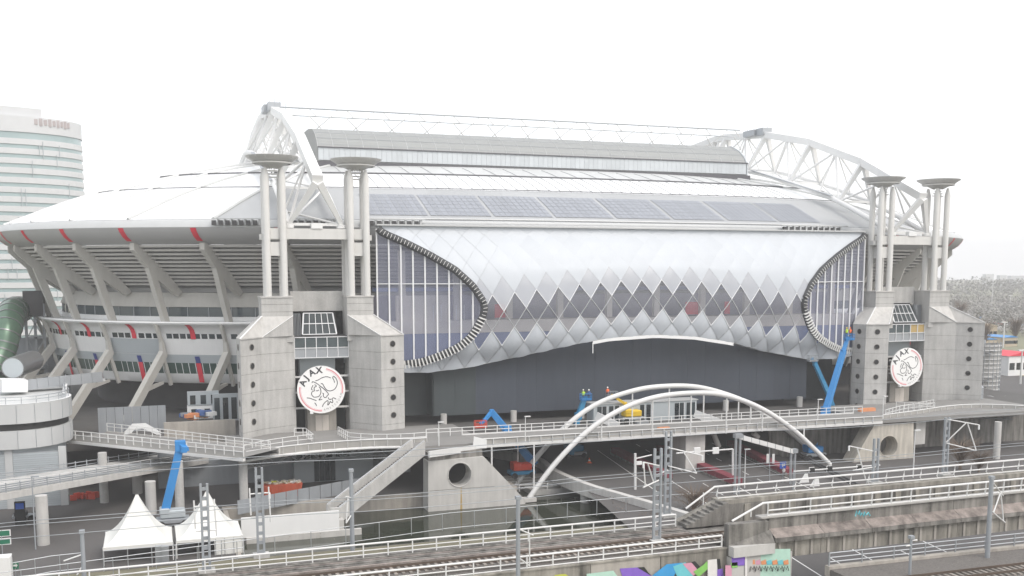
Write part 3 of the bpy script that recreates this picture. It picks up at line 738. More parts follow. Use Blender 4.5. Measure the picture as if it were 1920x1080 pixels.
    tp('upper_wall', MB().span((x0, 173.3, 26.9), (x1, 174.3, 30.2)), 'concrete')
    tp('link_floor', MB().span((x0, LY + .1, 19.2), (x1, 174.3, 19.5)), 'panel_grey')
    tp('link_roof', MB().span((x0, LY - .1, 22.75), (x1, 174.3, 23.0)), 'darkgrey')
    pw_ = (x1 - x0) / 5
    for k in range(5):
        tp('window_pane', MB().span((x0 + k * pw_ + .08, LY, 21.1), (x0 + (k + 1) * pw_ - .08, LY + .05, 22.65)), 'gold' if mirror and k < 2 else 'glass_band')
        tp('spandrel_panel', MB().span((x0 + k * pw_ + .08, LY, 19.5), (x0 + (k + 1) * pw_ - .08, LY + .05, 20.9)), 'galv')
    for k in range(6): tp('window_frame', MB().span((x0 + k * pw_ - .06, LY - .15, 19.4), (x0 + k * pw_ + .06, LY, 22.8)), 'mullion')
    for z in (19.4, 21.0, 22.75): tp('window_frame', MB().span((x0, LY - .2, z - .06), (x1, LY - .02, z + .06)), 'mullion')
    sk = tp('skylight', MB().quad((ax - 3.0, LY + .7, 23.2), (ax + 2.6, LY + .7, 23.2), (ax + 2.3, LY + 2.6, 26.6), (ax - 2.5, LY + 2.6, 26.6)), 'skylight_glass')
    for k in range(6):
        f = k / 5; tp('glazing_bar', MB().beam((ax - 3.0 + 5.6 * f, LY + .62, 23.2), (ax - 2.5 + 4.8 * f, LY + 2.52, 26.6), .22 if k in (0, 5) else .09, .12), 'mullion', sk)
    for f in (0, .5, 1): tp('glazing_bar', MB().beam((ax - 3.0 + .5 * f, LY + .6 + 1.9 * f, 23.2 + 3.4 * f), (ax + 2.6 - .3 * f, LY + .6 + 1.9 * f, 23.2 + 3.4 * f), .2, .15), 'mullion', sk)
    for xx in (ax + 2.7, ax - 3.1): tp('skylight_cheek', MB().prism([(LY + .7, 23.0), (LY + 2.6, 26.7), (174.3, 26.7), (174.3, 23.0)], 'x', xx, xx + .06), 'darkgrey')
    for k in range(5): tp('louvre', MB().span((x0 + .15 + k * .24, LY + 1, 23.0), (x0 + .22 + k * .24, LY + 2.6, 26.6)), 'galv')
    tp('lower_wall', MB().span((ax - 3.3, 172.6, 16), (ax + 2.6, 174.2, 19.2)), 'panel_grey')
    lc = tp('lift_core', MB().span((ax - 2.4, 171.2, PLAZA), (ax + 2.4, 174, 14)), 'concrete_warm')
    for k in range(2): tp('door_leaf', MB().span((ax - 1.1 + k * 1.12, 171.1, PLAZA), (ax - .02 + k * 1.12, 171.18, 9.6)), 'interior', lc)
    for z in (11.0, 13.6, 16.2): tp('cross_bar', MB().beam((x0 - .1, 170.6, z), (x1 + .1, 170.6, z), .3, .3), 'steel_white')
    return t
tower(False, 'pair of concrete piers with porthole rows and floodlight dishes beside the striped bowl wall')
tower(True, 'pair of concrete piers with porthole rows and floodlight dishes beside the wire spiral stair')

# ---- round crest signs between the piers
STROKES = [
    [(545, 478), (545, 465), (560, 458), (620, 490), (680, 540), (740, 592), (795, 660), (775, 685), (762, 708), (730, 712), (712, 680), (718, 655), (700, 640)],
    [(595, 445), (640, 432), (690, 405), (740, 388), (790, 388), (835, 408)],
    [(680, 495), (700, 493), (720, 520), (740, 560), (770, 595), (815, 612), (860, 605), (900, 580), (930, 530), (938, 480), (925, 430), (900, 398), (875, 385), (868, 412), (885, 445), (895, 485)],
    [(580, 505), (600, 515), (607, 533), (580, 545), (572, 575), (578, 600), (545, 612), (530, 645), (545, 680), (570, 700), (610, 700), (645, 690), (670, 655), (678, 615), (670, 570), (650, 540)],
    [(557, 512), (540, 545), (532, 575), (550, 590)], [(598, 600), (625, 603), (645, 590)],
    [(455, 708), (500, 715), (550, 735), (605, 758)], [(683, 688), (665, 720), (645, 750), (695, 740)], [(575, 790), (595, 815), (605, 842)],
    [(695, 860), (710, 825), (740, 790), (775, 765), (788, 780), (780, 835), (803, 815), (820, 780), (835, 795), (857, 800), (860, 770), (848, 742), (875, 725), (915, 748)],
    [(790, 715), (800, 740), (820, 750), (835, 740)]]
def ribbon(pts, w):
    mb = MB(); n = len(pts); L_, R_ = [], []
    for i in range(n):
        a, b = pts[max(i - 1, 0)], pts[min(i + 1, n - 1)]; d = V((b[0] - a[0], b[1] - a[1])).normalized(); nx, ny = -d.y * w / 2, d.x * w / 2
        L_.append((pts[i][0] + nx, 0, pts[i][1] + ny)); R_.append((pts[i][0] - nx, 0, pts[i][1] - ny))
    mb.grid([L_, R_]); return mb
def letter(ch, size, bold=0.):
    cu = bpy.data.curves.new('letter', 'FONT'); cu.body = ch; cu.size = size; cu.align_x = 'CENTER'; cu.align_y = 'CENTER'; cu.offset = bold; cu.resolution_u = 3
    o = bpy.data.objects.new('letter_tmp', cu); COL.objects.link(o); dg = bpy.context.evaluated_depsgraph_get(); dg.update()
    me = bpy.data.meshes.new_from_object(o.evaluated_get(dg)); bpy.data.objects.remove(o)
    mb = MB(); mb.v = [V((v.co.x, 0, v.co.y)) for v in me.vertices]; mb.f = [tuple(p.vertices) for p in me.polygons]; return mb
def crest(C, rad, label):
    t = thing('crest_sign', label, 'sign', C, 'round club crest signs on the towers')
    def put(name, mb, m, dy, par=t):
        mb.v = [V((C.x + p.x * rad, C.y + dy, C.z + p.z * rad)) for p in mb.v]; return part(name, mb, m, par)
    dsk = MB(); n = 64
    dsk.prism([(math.cos(2 * math.pi * k / n), math.sin(2 * math.pi * k / n)) for k in range(n)], 'y', 0, .06)
    dsk.v = [V((C.x + p.x * rad, C.y + p.y * 4, C.z + p.z * rad)) for p in dsk.v]; D = part('disc', dsk, 'crest_white', t)
    def arc(r, a, b, w): return ribbon([(r * math.cos(R(x)), r * math.sin(R(x))) for x in [a + (b - a) * k / 40 for k in range(41)]], w)
    for a, b in ((76, -12), (171, 271)):
        put('ring_band', arc(.895, a, b, .05), 'crest_pink', -.02, D); put('ring_line', arc(.90, a, b, .018), 'crest_red', -.035, D)
        put('ring_line', arc(.845, a, b, .012), 'crest_pink', -.03, D)
    for s_ in STROKES:
        pts = [((x - 685) / 375, (587 - y) / 375) for x, y in s_]
        put('line', ribbon([tuple(p.xy) for p in smooth([(a, b, 0) for a, b in pts], 4)], .03), 'crest_black', -.03, D)
    for ch, a, sz in [('A', 158, .36), ('J', 139, .36), ('A', 118, .36), ('X', 95.5, .36)]:
        mb = letter(ch, sz, .012); th = R(a - 90); c, s2 = math.cos(th), math.sin(th); rr = .81
        mb.v = [V((p.x * c - p.z * s2 + rr * math.cos(R(a)), 0, p.x * s2 + p.z * c + rr * math.sin(R(a)))) for p in mb.v]; put('letter', mb, 'crest_black', -.03, D)
    for k, ch in enumerate('AMSTERDAM'):
        a = -82 + k * 8.4; mb = letter(ch, .13); th = R(a + 90); c, s2 = math.cos(th), math.sin(th); rr = .86
        mb.v = [V((p.x * c - p.z * s2 + rr * math.cos(R(a)), 0, p.x * s2 + p.z * c + rr * math.sin(R(a)))) for p in mb.v]; put('letter', mb, 'crest_grey', -.03, D)
    part('support_bar', MB().beam((C.x - 3.6, C.y + .9, C.z - 1.2), (C.x + 3.6, C.y + .9, C.z - 1.2), .3, .3).beam((C.x - 3.6, C.y + .9, C.z + 1.4), (C.x + 3.6, C.y + .9, C.z + 1.4), .3, .3).beam((C.x, C.y + .25, C.z - 1.2), (C.x, C.y + 1.0, C.z - 1.2), .3, .3).beam((C.x, C.y + .25, C.z + 1.4), (C.x, C.y + 1.0, C.z + 1.4), .3, .3), 'steel_white', t)
    part('spot_lamp', MB().box((C.x - 1.7, C.y - .2, C.z - rad * .93), (.5, .5, .5)), 'white_paint', t)
crest(onY(602.5, 730.5, 168.4), 3.92, 'round white club crest on the tower beside the striped bowl wall')
crest(onY(1700.5, 688.5, 168.4), 3.92, 'round white club crest on the tower beside the wire spiral stair')

# ================================================================== FOOTBRIDGE WITH TWO ARCHES
Yn, Yf = 147.6, 156.2
fb = thing('arch_footbridge', 'long footbridge with twin white tubular arches crossing canal and sunken road', 'footbridge', (80, 152, DECK))
L0 = onY(896, 838, Yn).x; L1 = onY(1655, 792, Yn).x
part('deck', MB().span((L0, Yn + .3, DECK - .75), (L1, Yf - .6, DECK)), 'deck_floor', fb)
part('edge_beam', MB().span((L0, Yn - .02, 6.75), (L1, Yn + .32, 7.2)), 'steel_white', fb)
part('parapet_panel', MB().span((L0, Yn + .1, 7.2), (L1, Yn + .25, 8.0)), 'parapet', fb)
part('edge_beam', MB().span((L0, Yf - .6, 6.75), (L1, Yf - .3, 7.7)), 'steel_white', fb)
pm = MB().box((0, 0, .45), (.08, .3, .9)).mesh('fin', 'steel_white')
for k in range(int((L1 - L0) / 1.95)): inst('fin', pm, fb, (L0 + .5 + k * 1.95, Yn + .0, 7.15))
part('handrail', MB().tube([(L0, Yn, 8.12), (L1, Yn, 8.12)], .09, 6), 'steel_white', fb)
NA = [(992, 934), (1040, 870), (1100, 810), (1160, 770), (1220, 747), (1280, 738), (1340, 738), (1390, 750), (1440, 773), (1490, 808), (1530, 845), (1556, 871)]
FA = [(965, 913), (1000, 865), (1060, 800), (1120, 757), (1190, 732), (1250, 724), (1310, 726), (1370, 742), (1410, 760), (1450, 787), (1500, 826), (1532, 856)]
hang = {}
for pix, Y in ((NA, Yn - 1.0), (FA, Yf)):
    pts = smooth([onY(u, v, Y) for u, v in pix], 6); part('arch', MB().tube(pts, .42, 12), 'steel_white', fb)
    hang[Y] = pts
    foot = pts[0]; part('arch_foot', MB().box((foot.x - .2, Y, foot.z - .2), (2.4, 1.4, .6)), 'concrete_light', fb)
for Y, us in ((Yn - 1.0, (922, 1001, 1128, 1224, 1296, 1363, 1430, 1507)), (Yf, (971, 1060, 1186, 1255, 1320, 1385, 1408, 1480))):
    pts = hang[Y]
    for u in us:
        zt = None
        for a, b in zip(pts, pts[1:]):
            ua, ub = proj(a)[0], proj(b)[0]
            if min(ua, ub) <= u <= max(ua, ub): f = (u - ua) / (ub - ua); P_ = a.lerp(b, f); zt = P_
        if zt is None: zt = onY(u, 880, Y)
        z0, z1 = sorted((zt.z, 6.9)); part('hanger', MB().tube([(zt.x, Y, z0), (zt.x, Y, z1)], .13, 8), 'steel_white', fb)
railing('white railing along the stadium side of the arch footbridge', [(L0 - 6, Yf - .45, DECK), (L1 + 2, Yf - .45, DECK)], 1.25, 1.95, (1., .55), .06)
# cross beams and inclined legs under the bridge
for u, v0, v1 in ((1290, 818, 845), (1338, 814, 838), (1412, 812, 820)):
    p, q2 = onY(u, v0, 153), onY(u + 10, v1, 153); part('prop', MB().tube([p, q2], .45, 10), 'concrete_light', fb)
wp_ = onY(1270, 870, 154); part('wall_pier', MB().span((wp_.x - 1.2, 149, .4), (wp_.x + 2.4, 155, 6.8)), 'concrete_light', fb)

# concrete abutments with a round opening
def abutment(outline, hole, hr, Y, label, m):
    pts = [onY(u, v, Y) for u, v in outline]; H_ = onY(*hole, Y); t = solo_abut(pts, H_, hr, Y, label, m); return t
def solo_abut(pts, H_, hr, Y, label, m):
    me = bpy.data.meshes.new('bridge_abutment'); bm = bmesh.new(); D_ = 3.0
    n = 28; ring = [(H_.x + hr * math.cos(2 * math.pi * k / n), H_.z + hr * math.sin(2 * math.pi * k / n)) for k in range(n)]
    loc = V((pts[0].x, Y, min(p.z for p in pts)))
    def lay(y):
        ov = [bm.verts.new((p.x - loc.x, y - loc.y, p.z - loc.z)) for p in pts]; hv = [bm.verts.new((x - loc.x, y - loc.y, z - loc.z)) for x, z in ring]
        oe = [bm.edges.new((ov[i], ov[(i + 1) % len(ov)])) for i in range(len(ov))]; he = [bm.edges.new((hv[i], hv[(i + 1) % n])) for i in range(n)]
        r = bmesh.ops.triangle_fill(bm, edges=oe + he, use_beauty=True, use_dissolve=False)
        return ov, hv
    a, ah = lay(Y); b, bh = lay(Y + D_)
    for A_, B_ in ((a, b), (ah, bh)):
        for i in range(len(A_)): bm.faces.new((A_[i], A_[(i + 1) % len(A_)], B_[(i + 1) % len(A_)], B_[i]))
    bmesh.ops.recalc_face_normals(bm, faces=bm.faces); bm.to_mesh(me); bm.free(); me.materials.append(MATS[m])
    t = thing('bridge_abutment', label, 'abutment', loc)
    o = bpy.data.objects.new('abutment_wall', me); link(o, t)
    rm = MB(); rm.tube([V((x, Y - .02, z)) for x, z in ring + ring[:1]], .1, 6); part('opening_rim', rm, m, t)
    part('joint', MB().beam((min(p.x for p in pts) + .2, Y - .01, H_.z - hr - .3), (max(p.x for p in pts) - 5, Y - .01, H_.z - hr - .3), .03, .06), 'concrete_dirty', t)
    return t
ab = abutment([(803, 975), (985, 960), (985, 938), (907, 856), (803, 866)], (862, 890), 1.85, 145.4, 'concrete bridge abutment with round hole standing in the canal', 'concrete_light')
p = onY(864, 925, 145.38)
part('rust_stain', MB().quad((p.x - .12, 145.385, p.z - 2.8), (p.x + .25, 145.385, p.z - 2.8), (p.x + .12, 145.385, p.z + .9), (p.x, 145.385, p.z + .9)), 'gold', ab)
part('bearing_beam', MB().span((onY(803, 850, 146).x, 145.9, 5.6), (onY(898, 850, 146).x + .5, 155, 6.75)), 'concrete_dirty', ab)
ab2 = abutment([(1572, 915), (1712, 925), (1713, 792), (1640, 796)], (1666, 837), 1.95, 148.5, 'weathered concrete abutment with round hole beside the road traffic lights', 'abut_beige')
part('box_arm', MB().span((onY(1714, 800, 150).x, 149.5, 2.2), (onY(1732, 800, 150).x, 152, 6.7)), 'concrete_light', ab2)

# curved deck in front of the near tower, with truss legs below
def curved_deck(name, label, pix_out, back, zf=DECK, flip=False):
    """pix_out: fascia bottom pixels; back: world Y of the inner edge"""
    out = smooth([onZ(u, v, 6.7) for u, v in pix_out], 5); t = thing(name, label, 'walkway', out[0])
    mb = MB(); mb.grid([[p + V((0, .1, .8)) for p in out], [V((p.x, back, DECK)) for p in out]]); part('deck', mb, 'deck_floor', t)
    part('fascia', MB().grid([[p + V((0, 0, .35)) for p in out], [p + V((0, -.05, 1.35)) for p in out]]), 'parapet', t)
    part('edge_tube', MB().tube([p + V((0, 0, .15)) for p in out], .22, 8), 'steel_white', t)
    part('handrail', MB().tube([p + V((0, -.05, 1.45)) for p in out], .1, 8), 'steel_white', t)
    pm_ = MB().box((0, 0, .5), (.07, .12, 1.1)).mesh('post', 'steel_white')
    for p in resample(out, 2.0): inst('post', pm_, t, p + V((0, -.1, .25)))
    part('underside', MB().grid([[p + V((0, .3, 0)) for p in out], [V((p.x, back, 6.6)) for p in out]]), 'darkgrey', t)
    rs_ = resample(out, 3.4)
    for i, (a, b) in enumerate(zip(rs_, rs_[1:])):
        m = (a + b) / 2 + V((0, 3.2, -1.6)); part('strut', MB().tube([a + V((0, .6, 0)), m], .12, 6), 'galv', t); part('strut', MB().tube([b + V((0, .6, 0)), m], .12, 6), 'galv', t)
    part('lower_tube', MB().tube([p + V((0, 3.2, -1.6)) for p in out], .12, 6), 'galv', t)
    return t, out
cdk, cout = curved_deck('curved_walkway', 'curved pale walkway passing in front of the piers beside the long stair', [(462, 866), (520, 857), (600, 848), (690, 842), (770, 840), (800, 838)], 162)
railing('white railing on the walkway in front of the pier next to the bowl wall', smooth([onZ(458, 852, DECK), onZ(500, 842, DECK), onZ(545, 835, DECK), onZ(588, 830, DECK)], 4), 1.3, 2.4, (1., .5), .06)
railing('short white return railing by the lift door of the tower', [onZ(588, 830, DECK), onZ(573, 818, DECK), onZ(552, 818, DECK)], 1.3, 1.4, (1., .5), .06)
railing('white railing on the walkway in front of the pier next to the oval glazing', smooth([onZ(655, 827, DECK), onZ(700, 830, DECK), onZ(760, 829, DECK), onZ(800, 826, DECK)], 4), 1.3, 2.2, (1., .5), .06)
railing('short white return railing opposite the lift door of the tower', [onZ(655, 827, DECK), onZ(634, 815, DECK)], 1.3, 1.2, (1., .5), .06)
part('link_deck', MB().span((36, Yn + .3, DECK - .7), (L0 + .5, 157.5, DECK - .02)).span((10, 157, DECK - .7), (48, 168, DECK - .03)), 'deck_floor', cdk)
part('link_beam', MB().beam(onZ(804, 852, 6.9), (L0, Yn - .3, 6.9), .4, .9), 'steel_white', cdk)
part('end_panel', MB().prism([(L0 - 1, 6.8), (L0 + 1.2, 6.8), (L0 + 1.2, 8.1), (L0 - .8, 8.7)], 'y', Yn - .7, Yn - .5), 'white_paint', cdk)
cdk2, c2 = curved_deck('curved_walkway', 'curved walkway with glass balustrade in front of the piers beside the spiral stair', [(1655, 793), (1720, 784), (1780, 775), (1840, 772), (1925, 775)], 166)
part('link_deck', MB().span((L1 - 1, Yn + .3, DECK - .7), (L1 + 40, 166, DECK - .03)), 'deck_floor', cdk2)
railing('white railing along the back of the walkway beside the second crest tower', smooth([onZ(1660, 782, DECK), onZ(1700, 772, DECK), onZ(1752, 768, DECK)], 4), 1.3, 1.6, (1., .5), .06)
railing('upper white railing by the foot of the second crest tower', [onZ(1680, 766, DECK), onZ(1720, 768, DECK), onZ(1750, 762, DECK)], 1.3, 1.6, (1., .5), .05)
mb = MB().lathe([(0, -.1), (.75, -.1), (.75, 6.6), (0, 6.6)], n=18)
for u, v in ((1868, 860),):
    p = onZ(u, v, 0); o = solo('round_column', MB().lathe([(0, -.1), (.6, -.1), (.6, 6.7), (0, 6.7)], (p.x, p.y, 0), 18), 'concrete_light', 'round concrete column under the curved walkway beside the spiral stair', 'column', (p.x, p.y, 0))

# ---- long stair from the walkway down to the quay
st = thing('long_stair', 'long straight stair with solid parapets descending from walkway to the quay', 'stair', onZ(640, 970, -.5))
T0, B0 = onZ(797, 843, 7.5), onZ(636, 968, .3)
T0.y += .5
ax_ = (B0 - T0); side = V((-ax_.y, ax_.x, 0)).normalized(); side = side if side.y > 0 else -side
Wd = 2.6
nst = 40
tread = MB().box((0, 0, 0), (.42, Wd, .2), 0).mesh('tread', 'deck_floor'); rz = math.atan2(ax_.y, ax_.x)
for k in range(nst): inst('tread', tread, st, T0 + ax_ * ((k + .5) / nst) + side * (Wd / 2) + V((0, 0, -.1)), rz)
for s_, m in ((0, 'concrete'), (Wd, 'concrete')):
    a, b = T0 + side * s_, B0 + side * s_
    d = MB(); d.quad(a + V((0, 0, 1.2)), b + V((0, 0, 1.2)), b + V((0, 0, -1.0)), a + V((0, 0, -1.0)))
    w = side * .22; d = MB()
    for x in (a + V((0, 0, 1.2)), b + V((0, 0, 1.2)), b + V((0, 0, -.9)), a + V((0, 0, -.9))): d.v += [x - w, x + w]
    d.f = [(0, 2, 4, 6), (1, 7, 5, 3), (0, 1, 3, 2), (2, 3, 5, 4), (4, 5, 7, 6), (6, 7, 1, 0)]
    part('parapet', d, m, st)
    part('handrail', MB().tube([a + V((0, 0, 1.28)), b + V((0, 0, 1.28))], .07, 6), 'galv', st)
part('soffit', MB().quad(T0 - V((0, 0, .85)), B0 - V((0, 0, .85)), B0 + side * Wd - V((0, 0, .85)), T0 + side * Wd - V((0, 0, .85))), 'concrete', st)
part('landing', MB().span((onZ(455, 985, -.3).x, B0.y - 1.4, -2.6), (B0.x + .4, B0.y + Wd + 1, .1)), 'concrete_light', st)
la, lb = onY(452, 985, B0.y - 1.42), onY(635, 960, B0.y - 1.42)
part('landing_wall', MB().span((la.x, B0.y - 1.75, -1.2), (lb.x, B0.y - 1.42, 1.5)), 'white_paint', st)
part('landing_beam', MB().span((la.x + .6, B0.y - 1.9, -2.2), (lb.x + 3, B0.y - 1.3, -1.2)), 'concrete_light', st)
part('end_block', MB().beam(B0 + V((-1.2, 0, .6)), B0 + V((.2, 0, .6)), .4, 1.3), 'concrete', st)

# ---- straight walkway along the bowl, on round columns
A_, B_ = onZ(128, 829, 7.7), onZ(458, 864, 7.7)
wk = thing('elevated_walkway', 'long elevated walkway on round columns running below the striped bowl wall', 'walkway', B_)
dW = (A_ - B_).normalized(); nW = V((-dW.y, dW.x, 0)); nW = nW if nW.y > 0 else -nW
wW = 7.5
mb = MB(); mb.v = [A_ + V((0, 0, .5)), B_ + V((0, 0, .5)), B_ + nW * wW + V((0, 0, .5)), A_ + nW * wW + V((0, 0, .5))]; mb.f = [(0, 1, 2, 3)]; part('deck', mb, 'deck_floor', wk)
part('edge_beam', MB().beam(A_ + V((0, 0, .12)), B_ + V((0, 0, .12)), .5, .4), 'steel_white', wk)
part('parapet_panel', MB().beam(A_ + V((0, 0, .75)), B_ + V((0, 0, .75)), .16, .9), 'parapet', wk)
part('edge_beam', MB().beam(A_ + nW * wW + V((0, 0, .2)), B_ + nW * wW + V((0, 0, .2)), .3, .9), 'concrete_light', wk)
part('underside', MB().quad(A_ + nW * .3, B_ + nW * .3, B_ + nW * wW, A_ + nW * wW), 'darkgrey', wk)
railing('curved topped white railing along the street side of the elevated walkway', [A_ + V((0, 0, .6)) - nW * .1, B_ + V((0, 0, .6)) - nW * .1], 1.25, 1.75, (1., .5), .07)
railing('white railing along the stadium side of the elevated walkway', [A_ + nW * wW + V((0, 0, .6)), B_ + nW * (wW - 2) + V((0, 0, .6))], 1.3, 1.75, (1., .6), .06)
for u, v in ((338, 962), (196, 942), (458, 952)):
    p = onZ(u, v, 0); h = 7.4 ; c = part('column', MB().lathe([(0, 0), (.62, 0), (.62, h), (0, h)], (p.x, p.y, 0), 20), 'concrete', wk)
# white kinked stair on the walkway
sw = onZ(285, 812, 8.2)
ws = thing('white_stair', 'small white steel stair with folded sides on the elevated walkway', 'stair', sw)
for dy in (0, 2.2):
    part('stringer', MB().prism([(sw.x - 4.2, 8.2), (sw.x - 2.9, 9.5), (sw.x - .9, 9.5), (sw.x + 1.4, 7.9), (sw.x + .7, 7.9), (sw.x - 1.3, 9.0), (sw.x - 2.5, 9.0), (sw.x - 3.3, 8.0)], 'y', sw.y + dy, sw.y + dy + .18), 'white_paint', ws)
for k in range(7): part('tread', MB().box((sw.x - 1.0 + k * .3, sw.y + 1.2, 9.0 - k * .18), (.4, 2, .08)), 'galv', ws)
# beige and grey low walls at the plaza edge behind the walkway
solo('retaining_wall', MB().span((onY(308, 820, 172).x, 171.4, 5.5), (onY(448, 830, 172).x - .5, 172, 9.5)), 'concrete_warm', 'beige low wall at the plaza edge behind the elevated walkway', 'wall', None)
mt = thing('material_pile', 'pile of blue sheets and orange boxes behind the beige low wall', 'material pile', onY(370, 790, 176))
rr = random.Random(3)
for k in range(16):
    p = onY(335 + rr.random() * 62, 788, 175 + rr.random() * 3); part('box', MB().box((p.x, p.y, 9.3 + rr.random() * 1.0), (1.2 + rr.random(), .8, .6), rr.random() * 3), rr.choice(['vest_blue', 'vest_blue', 'white_paint', 'g_orange', 'g_lime', 'galv']), mt)
hd = thing('site_hoarding', 'dark grey site hoarding fence under the striped bowl wall', 'fence', onY(190, 770, 180))
a, b = onY(184, 795, 182), onY(312, 795, 182)
for k in range(8): x0 = lerp(a.x, b.x, k / 8); x1 = lerp(a.x, b.x, (k + 1) / 8); part('hoarding_panel', MB().span((x0 + .03, 182, 6.8), (x1 - .03, 182.08, 11.0)), 'mast_grey', hd)

# ---- lower ramp passing beneath the walkway
a0, a1 = onZ(-15, 940, 6.2), onZ(325, 879, 4.2)
rp_ = thing('street_ramp', 'grey concrete road ramp with slatted guard rail crossing below the elevated walkway', 'ramp', (-14, 138, 0))
dR = (a1 - a0).normalized(); nR = V((-dR.y, dR.x, 0)).normalized(); nR = nR if nR.y > 0 else -nR
a1 = a1 + dR * 8
part('slab', MB().beam(a0 + nR * 4 + V((0, 0, .5)), a1 + nR * 4 + V((0, 0, .5)), 8, .9), 'concrete', rp_)
part('edge_beam', MB().beam(a0 + V((0, 0, .35)), a1 + V((0, 0, .35)), .5, .8), 'concrete_light', rp_)
for z in (.95, 1.2, 1.45, 1.7): part('guard_slat', MB().beam(a0 + V((0, 0, z)), a1 + V((0, 0, z)), .06, .14), 'galv', rp_)
for z in (1.2, 1.7): part('guard_slat', MB().beam(a0 + nR * 7.8 + V((0, 0, z)), a1 + nR * 7.8 + V((0, 0, z)), .06, .12), 'galv', rp_)
pme = MB().box((0, 0, .7), (.12, .12, 1.4)).mesh('guard_post', 'galv')
for p in resample([a0, a1], 2.1): inst('guard_post', pme, rp_, p + V((0, 0, .6))); inst('guard_post', pme, rp_, p + nR * 7.8 + V((0, 0, .5)))
part('handrail', MB().beam(a0 + V((0, 0, 2.0)), a1 + V((0, 0, 2.0)), .08, .08), 'steel_white', rp_)
for u, v, h in ((82, 1021, 6.2), (284, 963, 4.6), (258, 925, 4.4)):
    p = onZ(u, v, 0); part('column', MB().lathe([(0, 0), (.72, 0), (.72, h), (0, h)], (p.x, p.y, 0), 20), 'concrete_light', rp_)

# ---- grey round-cornered garage with shutters
ga = thing('round_garage', 'light grey garage block with rounded corner and flat parapet roof beside the walkway', 'building', (-20, 165, 0))
def gar(off, z): # plan outline: front wall, rounded corner
    c = V((-19.5, 166.5, 0)); pts = [V((-60, 158.0 - off, z))] + [V((c.x + (7.6 + off) * math.cos(R(x)), c.y + (8.5 + off) * math.sin(R(x)), z)) for x in range(-90, 31, 10)] + [V((-14 + off, 190, z)), V((-60, 190, z))]
    return pts
def ring(name, z0, z1, o0, o1, m):
    mb = MB(); mb.grid([gar(o0, z0), gar(o1, z1)]); mb.sm = True; return part(name, mb, m, ga)
ring('lower_wall', 0, 9.4, -1.0, -1.0, 'panel_grey'); ring('lower_cornice', 8.6, 11.2, 0, 0, 'eave_light')
ring('dark_gap', 11.2, 12.2, -.5, -.5, 'black'); ring('upper_band', 12.2, 15.0, 0, 0, 'eave_light'); ring('coping', 15.0, 15.02, .05, -.6, 'white_paint'); ring('parapet_inside', 15.0, 13.9, -.6, -.6, 'eave_light')
ring('gap_sill', 11.2, 11.21, 0, -.5, 'eave_light'); ring('gap_head', 12.2, 12.19, 0, -.5, 'eave_light')
mb = MB(); mb.v = gar(-.6, 14.0); mb.f = [tuple(range(len(mb.v)))]; part('roof', mb, 'roof_mid', ga)
jm = MB().box((0, 0, 1.3), (.06, .06, 2.5)).mesh('panel_joint', 'galv')
for p in resample(gar(.03, 8.65)[0:13], 2.4): inst('panel_joint', jm, ga, p)
for p in resample(gar(.03, 12.25)[0:13], 2.4): inst('panel_joint', jm, ga, p)
pm_ = MB().box((0, 0, .5), (.08, .08, 1)).mesh('rail_post', 'galv')
for p in resample(gar(-.3, 15.0)[0:15], 2.0): inst('rail_post', pm_, ga, p)
part('roof_rail', MB().tube([p + V((0, 0, 1)) for p in gar(-.3, 15.0)[0:15]], .06, 5).tube([p + V((0, 0, .55)) for p in gar(-.3, 15.0)[0:15]], .05, 5), 'galv', ga)
for x in (-27.5, -20.4, -13.4): part('pilaster', MB().span((x, 158.6, 0), (x + 1.0, 159.1, 8.6)), 'eave_light', ga)
for x0, x1 in ((-26.5, -20.4), (-19.4, -13.4)):
    sh_ = part('shutter', MB().span((x0, 158.75, 0), (x1, 158.95, 8.0)), 'galv', ga)
    for k in range(26): part('shutter_slat', MB().span((x0 + .05, 158.7, .1 + k * .3), (x1 - .05, 158.76, .32 + k * .3)), 'panel_grey', sh_)
# link bridge from the garage roof to the bowl, grey tubes and green slide tube
lkb = thing('link_bridge', 'grey box bridge joining the garage roof and the stadium bowl', 'bridge', onY(45, 730, 180))
p0, p1 = onY(48, 722, 182), onY(192, 706, 186)
for k in range(7):
    a, b = p0.lerp(p1, k / 7), p0.lerp(p1, (k + 1) / 7); part('side_panel', MB().beam(a + (b - a) * .01, b - (b - a) * .01, .25, 1.7), 'galv', lkb)
part('floor', MB().beam(p0 + V((0, 1.4, -.6)), p1 + V((0, 1.4, -.6)), 2.6, .4), 'eave_light', lkb)
part('plinth', MB().beam(onY(0, 722, 180), onY(48, 722, 181), 4, 1.9), 'white_paint', lkb)
gt = thing('grey_tube', 'short grey steel tube with glazed end on the garage roof', 'tube', onY(40, 700, 192))
p, q2 = onY(24, 690, 184), onY(62, 676, 196)
part('shell', MB().tube([p, q2], 1.75, 20), 'tube_grey', gt); dd_ = (p - q2).normalized(); part('end_disc', MB().tube([p + dd_ * .02, p + dd_ * .05], 1.6, 20), 'panel_grey', gt)
grn = thing('green_tube', 'tall green ribbed escalator tube rising beside the stadium bowl', 'tube', onY(5, 690, 210))
pts = smooth([onY(-14, 700, 212), onY(2, 660, 214), onY(14, 615, 216), onY(24, 585, 222), onY(40, 580, 232)], 6)
part('shell', MB().tube(pts, 2.6, 18), 'tube_green', grn)
for p, q2 in list(zip(pts, pts[1:]))[::2]: part('hoop', MB().tube([p, p + (q2 - p).normalized() * .25], 2.72, 18), 'tube_grey', grn)
sc = thing('stair_scaffold', 'dark grey braced stair tower standing behind the green tube', 'stair tower', onY(60, 700, 225))
x0, x1 = onY(48, 600, 225).x, onY(82, 600, 225).x; zz = [2, 8, 14, 20, 26]
for x in (x0, (x0 + x1) / 2, x1): part('post', MB().span((x - .25, 225, 0), (x + .25, 225.5, 27)), 'mast_grey', sc)
